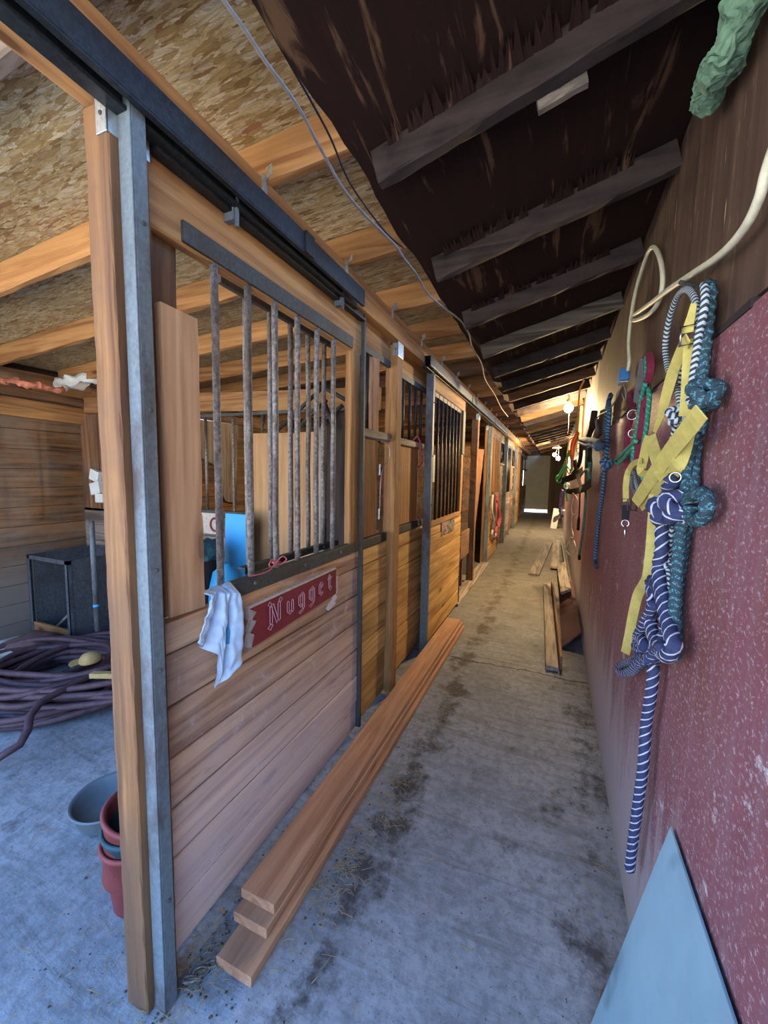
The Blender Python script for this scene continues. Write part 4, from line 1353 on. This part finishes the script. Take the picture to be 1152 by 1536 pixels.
# halters on the lattice topped door
t = thing('horse_halter', 'faded pink and grey halter hung on the lattice topped door', 'halter', (-1.02, 8.0, .45))
for k, (c_, mt) in enumerate((((740, 737), 'greyweb'), ((745, 740), 'pink'))):
    pts = [at(c_[0] + du, c_[1] + dv, 0, -.985) for du, dv in ((0, 2), (1 + k, 20), (2 + 2 * k, 38), (-1, 55), (1, 70))]
    MB().tube(smooth_path(pts, 5), .03, 8).build('strap', M[mt], t, smooth=True)
pts = [at(u, v, 0, -.98) for u, v in ((745, 748), (749, 765), (751, 778), (747, 790), (743, 775), (745, 755))]
MB().tube(smooth_path(pts, 5), .022, 8).build('strap', M['pink'], t, smooth=True)
pts = [at(u, v, 0, -.985) for u, v in ((739, 742), (738, 765), (741, 785), (738, 800), (742, 806), (745, 795))]
MB().tube(smooth_path(pts, 5), .02, 8).build('lead', M['whiterope'], t, smooth=True)


# ------------------------------------------------------------------ towel on the door rail
def towel():
    t = thing('towel', 'pale blue rag draped over the rail of the nameplate door', 'towel', (-.99, .97, .87))
    top = [at(u, v, 0, -1.02) for u, v in ((301, 890), (312, 884), (325, 887), (333, 884), (345, 887))]
    bot = [at(u, v, 0, -.995) for u, v in ((287, 962), (303, 972), (321, 981), (325, 1035), (341, 1008), (362, 984))]

    def pl(P, a):
        k = a * (len(P) - 1)
        i = min(int(k), len(P) - 2)
        return P[i].lerp(P[i + 1], k - i)

    def f(a, c, off=0):
        if c < .12:
            s = c / .12
            p = pl(top, a)
            return Vector((-1.058 + s * .040, p.y, 1.19 + .018 * math.sin(s * PI * .5) + .004 * math.sin(a * 15)))
        s = (c - .12) / .88
        p = pl(top, a).lerp(pl(bot, a), s)
        fold = math.sin(a * 15 + s * 1.5) * .018 * min(1, s * 3 + .3) + math.sin(a * 31 + 1 + s * 3) * .006 + .010 * noise.noise((a * 6, s * 7, 3))
        p.x = -1.0 + .018 + fold + off
        return p
    MB().grid(f, 64, 60).build('cloth', M['rag'], t, smooth=True, solid=.004)
    MB().grid(lambda a, c: f(.66 + .10 * a, .36 + .30 * c, .0045), 8, 16).build('woven_stripe', M['ragstripe'], t, smooth=True, solid=.002)


towel()


def small_things():
    t = thing('baling_twine', 'pinkish twine bow tied round a bar above the red nameplate', 'twine', (-1.02, 1.30, 1.2), 'baling twine')
    c = Vector((-1.024, 1.30, 1.222))
    for sg in (-1, 1):
        MB().tube(smooth_path([c, c + Vector((.012, sg * .03, .028)), c + Vector((.016, sg * .055, .012)), c + Vector((.008, sg * .03, -.004)), c], 5), .0028, 6).build('bow_loop', M['pink'], t, smooth=True)
    MB().tube(smooth_path([c, c + Vector((.012, -.05, -.012)), c + Vector((.01, -.10, -.016)), c + Vector((.0, -.15, -.014))], 5), .0026, 6).build('loose_end', M['pink'], t, smooth=True)
    MB().tube([Vector((-1.043 + .016 * math.cos(a), 1.334 + .016 * math.sin(a), 1.222)) for a in [2 * PI * i / 16 for i in range(16)]], .003, 6, closed=True).build('wrap', M['pink'], t, smooth=True)
    a, b_ = at(637, 724, 0, -1.045), at(653, 683, 0, -1.045)
    o = MB().box((-1.048, a.y, a.z), (-1.042, b_.y, b_.z)).build('hanging_card', M['white'], bevel=.001)
    tag(o, 'white card behind the steel upright of the barred amber door', 'card')


small_things()


# ------------------------------------------------------------------ the open room behind the front post
def left_room():
    # partition grille above the boards
    t = thing('partition_grille', 'thin pipe grille under the tan beam at the back of the open room', 'grille', (-2.8, 2.63, 1.16))
    MB().box((-4.1, 2.60, 1.22), (-1.2, 2.63, 1.25)).build('rail', M['rail'], t, bevel=.002)
    MB().box((-4.1, 2.61, 2.045), (-1.2, 2.64, 2.07)).build('rail', M['rail'], t, bevel=.002)
    for i in range(9):
        x = -2.79 + .305 * (i - 4)
        if x < -1.9:
            MB().tube([(x, 2.625, 1.24), (x, 2.625, 2.05)], .012, 10).build('bar', M['pipe'], t, smooth=True)
    board('partition_timber', 'tan timber beam across the back of the open room above the pipe grille', (-4.42, 2.64, 2.225), (-1.16, 2.64, 2.12), .05, .155, 'pine_x', cat='beam')
    w = MB()
    for k in range(3):
        w.box((-4.5 + .14 * k, 2.62, 1.16), (-4.365 + .14 * k, 2.645, 2.13))
    struct(w.build('wall_partition', M['old_z']))
    o = MB().box((-2.24, 2.585, .16), (-1.655, 2.6, 1.895)).build('plywood_sheet', M['sprayply'])
    tag(o, 'tan plywood panel with blue spray paint, behind the door bars', 'plywood')
    board('upright_board', 'narrow grey board standing next to the spray painted plywood', (-1.60, 2.56, .0), (-1.60, 2.56, 1.93), .09, .03, 'grey_z', up=(0, 1, 0))
    board('dark_board', 'dark stand-in for the shade of the open gap beside the narrow grey board', (-1.37, 2.57, .0), (-1.37, 2.57, 2.03), .34, .03, 'char_z', up=(0, 1, 0))  # added dark sheet that paints the shade of an open gap
    # pipe gate stored above
    t = thing('pipe_gate', 'tilted pipe gate resting above the spray painted plywood', 'gate', (-1.6, 2.5, 1.9))
    P = lambda u, v: at(u, v, 1, 2.5)
    for a, b_ in (((412, 650), (482, 583)), ((440, 648), (490, 600)), ((470, 645), (514, 608)), ((474, 574), (522, 602)), ((487, 603), (501, 645))):
        MB().tube([P(*a), P(*b_)], .014, 10).build('bar', M['pipe_dark'], t, smooth=True)
    # painted panel with its red number
    t = thing('painted_board', 'pale panel painted with a red loop, low behind the bars', 'panel', (-2.74, 2.59, 1.06))
    MB().box((-2.90, 2.585, 1.045), (-2.60, 2.6, 1.225)).build('panel', M['signback'], t)
    c = at(322, 787, 1, 2.583)
    MB().tube([c + Vector((.045 * math.cos(a), 0, .055 * math.sin(a))) for a in [(.25 + 1.5 * i / 16) * PI for i in range(17)]], .010, 6).build('red_loop', M['bucket_red'], t)
    # blue panel, drum, bin
    a, b_ = at(338, 770, 1, 2.42), at(380, 773, 1, 2.42)
    o = MB().hexa([(a.x, 2.36, .02), (b_.x, 2.36, .02), (b_.x, 2.37, .02), (a.x, 2.37, .02), (a.x, 2.42, a.z), (b_.x, 2.42, b_.z), (b_.x, 2.43, b_.z), (a.x, 2.43, a.z)], .5).build('blue_sheet', M['bluepl'], bevel=.001)
    tag(o, 'bright blue panel standing behind the door bars', 'panel')
    c = at(340, 870, 1, 2.1)
    o = MB().lathe((c.x, 2.1, 0), [(.10, .0), (.12, .02), (.12, .70), (.115, .78), (.09, c.z + .06), (.04, c.z + .10), (.035, c.z + .12)], 24).build('plastic_drum', M['bluedrum'], None, smooth=True)
    tag(o, 'blue rounded plastic drum in front of the bright blue panel', 'drum')
    c = at(304, 815, 1, 2.15)
    t = thing('waste_bin', 'dark bin with a crumpled plastic bag, beside the cover board', 'bin', (c.x, 2.15, 0))
    MB().lathe((c.x, 2.15, 0), [(.10, 0), (.13, .98), (.14, 1.0), (.125, 1.0), (.09, .03)], 20).build('body', M['blackweb'], t, smooth=True)
    b = MB().lathe((c.x, 2.15, 0), [(.135, .95), (.15, 1.0), (.13, 1.05), (.09, 1.08), (.03, 1.06)], 24)
    for v in b.v:
        v += Vector([.03 * noise.noise(v * 17 + Vector((k * 7, 0, 0))) for k in range(3)])
    b.build('bag', M['bucket_teal'], t)
    # grey weathered sheet on the next stall's wall
    poly = [(291, 628), (357, 638), (352, 755), (338, 752), (330, 735), (325, 700), (308, 690), (291, 682)]
    o = MB().prism([at(u, v, 0, -4.47) for u, v in poly], (.012, 0, 0)).build('weathered_sheet', M['grey_z'])
    tag(o, 'grey weathered sheet with a broken corner on the far stall wall', 'sheet')
    # steel box
    t = thing('steel_feeder', 'blackened steel box frame standing against the old plank wall', 'feeder', (-4.0, 2.28, 0))
    X0, X1, Y0, Y1, Z1 = -4.30, -3.715, 2.0, 2.56, .815
    for x in (X0, X1):
        for y in (Y0, Y1):
            sx = .035 if x == X0 else -.035
            sy = .035 if y == Y0 else -.035
            MB().box((x, y, 0), (x + sx, y + .005 * (1 if sy > 0 else -1), Z1)).box((x, y, 0), (x + .005 * (1 if sx > 0 else -1), y + sy, Z1)).build('corner_post', M['black_iron'], t)
    a = MB()
    a.box((X0, Y0, Z1 - .035), (X1, Y0 + .005, Z1)).box((X0, Y1 - .005, Z1 - .035), (X1, Y1, Z1)).box((X0, Y0, Z1 - .035), (X0 + .005, Y1, Z1)).box((X1 - .005, Y0, Z1 - .035), (X1, Y1, Z1))
    a.build('top_rim', M['black_iron'], t, bevel=.001)
    MB().box((X1 - .012, Y0 + .03, .01), (X1 - .006, Y1 - .03, Z1 - .02)).build('side_sheet', M['black_iron'], t)
    MB().box((X0 + .03, Y1 - .014, .01), (X1 - .03, Y1 - .008, Z1 - .02)).build('back_sheet', M['black_iron'], t)
    MB().box((X0 + .007, Y0 + .04, .01), (X0 + .012, Y1 - .04, Z1 - .02)).build('side_sheet', M['black_iron'], t)
    MB().box((X0 + .02, Y0 + .006, 0), (X1 - .02, Y0 + .03, .2)).build('front_board', M['pine_x'], t, bevel=.003)
    for k in range(3):
        MB().tube([(X0 + .12 + .14 * k, Y0 + .06, .06), (X0 + .40 + .07 * k, Y1 - .1, .58 - .14 * k)], .012, 8).build('rod', M['pipe'], t, smooth=True)
    p1, p0 = at(137, 781, 1, 2.14), at(147, 960, 1, 2.10)
    d = (p0 - p1)
    p0 = p1 + d * (p1.z / -d.z) * 1.0
    t = thing('pole', 'light metal pole leaning by the steel box frame', 'pole', p0)
    MB().tube([p0, p1.lerp(p0, .03), p1], .021, 14).build('shaft', M['steel'], t, smooth=True)
    q = p1.lerp(p0, .62)
    MB().tube([q, q + Vector((0, 0, -.025))], .0225, 14).build('tape_band', M['bluepl'], t, smooth=True)
    o = MB().tube([(-4.40, 1.60, .05), (-4.42, 2.0, .05)], .016, 12).build('floor_pipe', M['white'], None, smooth=True)
    tag(o, 'pale pipe lying on the floor at the foot of the plank wall', 'pipe')
    # white switch boxes near the corner
    for (u, v, s_, lab, rot) in ((143, 713, .055, 'upper white switch box by the room corner, tilted', .3), (147, 732, .06, 'middle pale switch box by the room corner', -.2), (152, 747, .045, 'lowest white outlet cover by the room corner', 0)):
        c = at(u, v, 1, 2.595)
        o = MB().box(c - Vector((s_ * 1.2, .03, s_)), c + Vector((s_ * 1.2, .022, s_))).build('switch_box', M['white'], bevel=.006)
        o.rotation_euler = (0, rot, 0)
        tag(o, lab, 'box', 'white boxes by the corner')
    # hose: one long run, coiled many times
    rnd = random.Random(11)
    pts = []
    loops = 26
    for k in range(loops * 22):
        a = 2 * PI * k / 22
        L = k / 22
        li = int(L)
        rr = random.Random(li * 13 + 5)
        fr = L - li
        r2 = random.Random((li + 1) * 13 + 5)
        g = lambda s, lo, hi: (lambda p, q: p + (q - p) * fr)(random.Random(li * 31 + s).uniform(lo, hi), random.Random((li + 1) * 31 + s).uniform(lo, hi))
        ax_, ay = g(1, .22, 1.0), g(2, .14, .64)
        cx, cy = -3.22 + g(3, -.10, .10), 1.66 + g(4, -.08, .08)
        z = .022 + .0062 * L + .022 * (1 + math.sin(a * 2.3 + L))
        x_, y_ = ax_ * math.cos(a + .3), ay * math.sin(a + .3)
        hx, hy = cx + x_ * .97 - y_ * .26, cy + y_ * .97 + x_ * .26
        if hx < -3.62 or hx > -2.75:
            hy = min(hy, 1.94 + .02 * math.sin(k))
        pts.append((hx, hy, z))
    pts += [(-2.75, 1.30, .20), (-2.55, 1.10, .12), (-2.75, .88, .03), (-3.1, .78, .022), (-3.6, .9, .022)]
    b = MB().tube(smooth_path(pts, 3), .0205, 9)
    tag(b.build('garden_hose', M['hose'], None, smooth=True), 'big tangled coil of purple brown hose on the room floor', 'hose')
    # litter round the hose
    t = thing('carton', 'pale carton with a blue band beside the hose coil', 'carton', (-3.78, 1.50, .12))
    c = at(2, 1000, 0, -3.70)
    MB().box((c.x - .12, c.y - .12, .12), (c.x + .02, c.y + .07, c.z + .09)).build('body', M['carton'], t, bevel=.004)
    MB().box((c.x - .121, c.y - .121, c.z - .03), (c.x + .0215, c.y + .0715, c.z + .02)).build('band', M['cartonblue'], t)
    c = at(45, 990, 0, -3.85)
    b = MB().lathe((c.x, c.y, .1), [(.05, 0), (.17, .03), (.19, .07), (.12, .12), (.02, .13)], 24, sx=.8, sy=1.2)
    for v in b.v:
        v += Vector([.025 * noise.noise(v * 9 + Vector((k * 7, 0, 0))) for k in range(3)])
    o = b.build('feed_sack', M['sack'], None, smooth=True)
    tag(o, 'slumped dusty brown sack behind the hose coil', 'sack')
    c = at(46, 971, 0, -3.9)
    t = thing('hand_tool', 'small tool with a blue handle lying on the brown sack', 'tool', (c.x, c.y, c.z - .03))
    MB().tube([c + Vector((0, -.02, 0)), c + Vector((0, .03, 0))], [.03, .025], 10).build('handle', M['bluepl'], t, smooth=True)
    MB().tube([c + Vector((0, .03, -.005)), at(85, 975, 0, -3.8)], .006, 8).build('shank', M['chrome'], t, smooth=True)
    c = at(136, 992, 2, .24)
    t = thing('cap', 'tan cap lying on the hose coil', 'cap', c)
    MB().lathe(c, [(.062, 0), (.064, .012), (.060, .035), (.045, .055), (.02, .066), (.004, .068)], 24, sx=1.0, sy=1.1).build('crown', M['brush'], t, smooth=True)
    MB().prism([c + Vector((-.10 * math.cos(a) * .9 - .02, -.05 + .062 * math.sin(a), .002)) for a in [(-.5 + i / 10) * PI for i in range(11)]], (0, 0, .006)).build('visor', M['brush'], t)
    c = at(160, 1014, 2, .25)
    o = MB().beam(c + Vector((-.10, -.03, 0)), c + Vector((.12, .05, .01)), .05, .035, jit=.002, n=6).build('wood_offcut', M['brush'])
    tag(o, 'tan wood offcut on the hose, half hidden by the front post', 'wood')
    # feed pan and buckets beside the post
    c = Vector((-1.80, 1.09, 0))
    o = MB().lathe(c, [(.10, 0), (.125, .02), (.147, .09), (.158, .10), (.153, .107), (.14, .095), (.118, .03), (.01, .024)], 40).build('feed_pan', M['pan'], None, smooth=True)
    tag(o, 'shallow grey rubber feed pan on the room floor', 'pan')
    tilt = Matrix.Rotation(.16, 3, 'Y') @ Matrix.Rotation(-.12, 3, 'X')

    def bucket(c, s_, mat, lab, tl):
        t = thing('bucket', lab, 'bucket', c, 'nested buckets by the post')
        M3 = tl
        MB().lathe(c, [(.088 * s_, 0), (.092 * s_, .006), (.118 * s_, .24), (.128 * s_, .243), (.13 * s_, .255), (.122 * s_, .262), (.112 * s_, .252), (.085 * s_, .012), (.002, .010)], 36, tilt=M3).build('body', M[mat], t, smooth=True)
        MB().tube([Vector(c) + M3 @ Vector((.131 * s_ * math.cos(a), .131 * s_ * math.sin(a), .235 - .06 * math.sin((a - .4) / 2.6 * PI))) for a in [.4 + 2.6 * i / 14 for i in range(15)]], .004, 6).build('handle', M['rail'], t, smooth=True)
    c = Vector((-1.347, .905, .002))
    bucket(c, .93, 'bucket_red', 'lower dull red rubber bucket on the floor behind the front post', Matrix.Identity(3))
    bucket(c + Vector((.010, .004, .055)), .95, 'bucket_teal', 'dark teal bucket nested between two red buckets', Matrix.Identity(3))
    bucket(c + Vector((-.022, -.008, .10)), 1.08, 'bucket_red', 'upper dull red bucket of the nested buckets behind the post', tilt)
    # rolls of insulation stuffed at the eave
    for (u0, v0, u1, v1, r, mat, lab) in ((88, 578, 150, 562, .06, 'white', 'whitish roll of insulation stuffed under the roof at the eave'), (0, 570, 92, 586, .028, 'pinkfoam', 'pinkish strip of insulation under the roof above the wall plate')):
        A, B = at(u0, v0, 0, -4.30), at(u1, v1, 0, -4.0)
        b = MB().tube([A.lerp(B, i / 30) for i in range(31)], [r * (.6 if i in (0, 30) else 1) for i in range(31)], 18)
        for v in b.v:
            v += Vector([.045 * noise.noise(v * 14 + Vector((k * 7, 0, 0))) + .015 * noise.noise(v * 40 + Vector((k * 7, 0, 5))) for k in range(3)])
        tag(b.build('insulation_roll', M[mat], None, smooth=True), lab, 'insulation', 'insulation at the eave')


left_room()


# ------------------------------------------------------------------ loose litter on the floor
def litter():
    rnd = random.Random(3)
    b = MB()

    def blade(x, y, z, l, w):
        a = rnd.uniform(0, PI)
        d = Vector((math.cos(a), math.sin(a), rnd.uniform(-.08, .08))) * l / 2
        p = Vector((x, y, z))
        n = Vector((-math.sin(a), math.cos(a), 0)) * w
        q = p + Vector((rnd.uniform(-.1, .1) * l, rnd.uniform(-.1, .1) * l, .004))
        b.strap([p - d, q, p + d], w, .0012, (0, 0, 1), rnd.random())
    for cx, cy, sx, sy, n in ((-.70, 1.25, .05, .12, 90), (-.66, 1.75, .06, .16, 110), (-.64, 2.3, .07, .2, 90), (-.62, 2.9, .08, .3, 70), (-.98, .83, .05, .10, 70), (-.92, .95, .04, .12, 60), (-1.0, 2.3, .04, .2, 50), (-1.12, .85, .06, .12, 30), (-1.3, .75, .2, .2, 40), (.26, 1.6, .05, .5, 40), (.2, 3.6, .1, .5, 40)):
        for i in range(n * 2):
            blade(rnd.gauss(cx, sx), rnd.gauss(cy, sy), rnd.uniform(.004, .014), rnd.uniform(.01, .05), rnd.uniform(.0008, .0018))
    for i in range(170):
        blade(rnd.uniform(-.75, .3), rnd.uniform(.8, 7), .005, rnd.uniform(.015, .06), rnd.uniform(.0012, .0028))
    for i in range(60):
        blade(rnd.uniform(-2.6, -1.2), rnd.uniform(.3, 1.4), .005, rnd.uniform(.015, .07), .002)
    o = b.build('straw_litter', M['straw'])
    tag(o, 'loose straw scattered over the concrete floor', 'straw', kind='stuff')
    b = MB()
    for cx, cy, sx, sy, n in ((-.955, .95, .035, .12, 150), (-1.0, 1.6, .03, .4, 120), (-.70, 1.3, .04, .15, 90), (-.67, 1.9, .05, .3, 120), (-.9, .78, .06, .06, 60), (-1.28, .68, .12, .15, 60), (.28, 2.6, .04, .8, 90)):
        for i in range(n // 2):
            r = rnd.uniform(.002, .006)
            b.ball((min(rnd.gauss(cx, sx), .32), rnd.gauss(cy, sy), r * .2), r, 5, 4, .4, rnd.random())
    o = b.build('dirt_litter', M['manure'])
    tag(o, 'dark crumbs of dirt along the boards and the foot of the walls', 'dirt', kind='stuff')
    t = thing('chain', 'short rusty chain on the floor at the foot of the steel upright', 'chain', (-.94, .80, 0))
    for k in range(7):
        c = Vector((-.965 + .016 * k, .79 + .028 * k, .012))
        ang = .9 + rnd.uniform(-.4, .4)
        u = Vector((math.cos(ang), math.sin(ang), 0))
        v = Vector((-u.y, u.x, 0)) * .9 + Vector((0, 0, .35 if k % 2 else -.1))
        MB().tube([c + u * .021 * math.cos(a) + v * .011 * math.sin(a) for a in [2 * PI * i / 14 for i in range(14)]], .0035, 7, closed=True).build('link', M['pipe'], t, smooth=True)


litter()

# ------------------------------------------------------------------ daylight, camera
w = bpy.data.worlds.new('sky')
S.world = w
w.use_nodes = True
bg = w.node_tree.nodes['Background']
nt = w.node_tree
tc = nt.nodes.new('ShaderNodeTexCoord')
sep = nt.nodes.new('ShaderNodeSeparateXYZ')
rmp = nt.nodes.new('ShaderNodeValToRGB')
nt.links.new(tc.outputs['Generated'], sep.inputs[0])
nt.links.new(sep.outputs[2], rmp.inputs['Fac'])
nt.links.new(rmp.outputs['Color'], bg.inputs['Color'])
rmp.color_ramp.elements[0].position = .0
rmp.color_ramp.elements[0].color = (.80, .84, .90, 1)
rmp.color_ramp.elements[1].position = .45
rmp.color_ramp.elements[1].color = SKY + (1,)
bg.inputs['Strength'].default_value = SKY_S
sl = bpy.data.lights.new('sun', 'SUN')
sl.energy = 26.0
sl.color = (1, .90, .74)
sl.angle = .01
so = bpy.data.objects.new('sun', sl)
so.rotation_euler = Vector((.35, -.75, -.95)).to_track_quat('-Z', 'Y').to_euler()
C.objects.link(so)

cam = bpy.data.cameras.new('camera')
cam.sensor_fit = 'AUTO'
cam.sensor_width = 36
cam.lens = 600 / 1536 * 36
cam.clip_start = .05
cam.clip_end = 200
co = bpy.data.objects.new('camera', cam)
C.objects.link(co)
Mx = Matrix((R3 @ Vector((1, 0, 0)), R3 @ Vector((0, -1, 0)), R3 @ Vector((0, 0, -1)))).transposed()
co.matrix_world = Matrix.Translation(EYE) @ Mx.to_4x4()
S.camera = co
S.view_settings.view_transform = 'Standard'
S.view_settings.look = 'None'
S.view_settings.exposure = EXPOSURE
S.view_settings.gamma = 1
S.view_settings.use_curve_mapping = False
S.cycles.max_bounces = 12
S.cycles.diffuse_bounces = 6
S.cycles.sample_clamp_indirect = 6
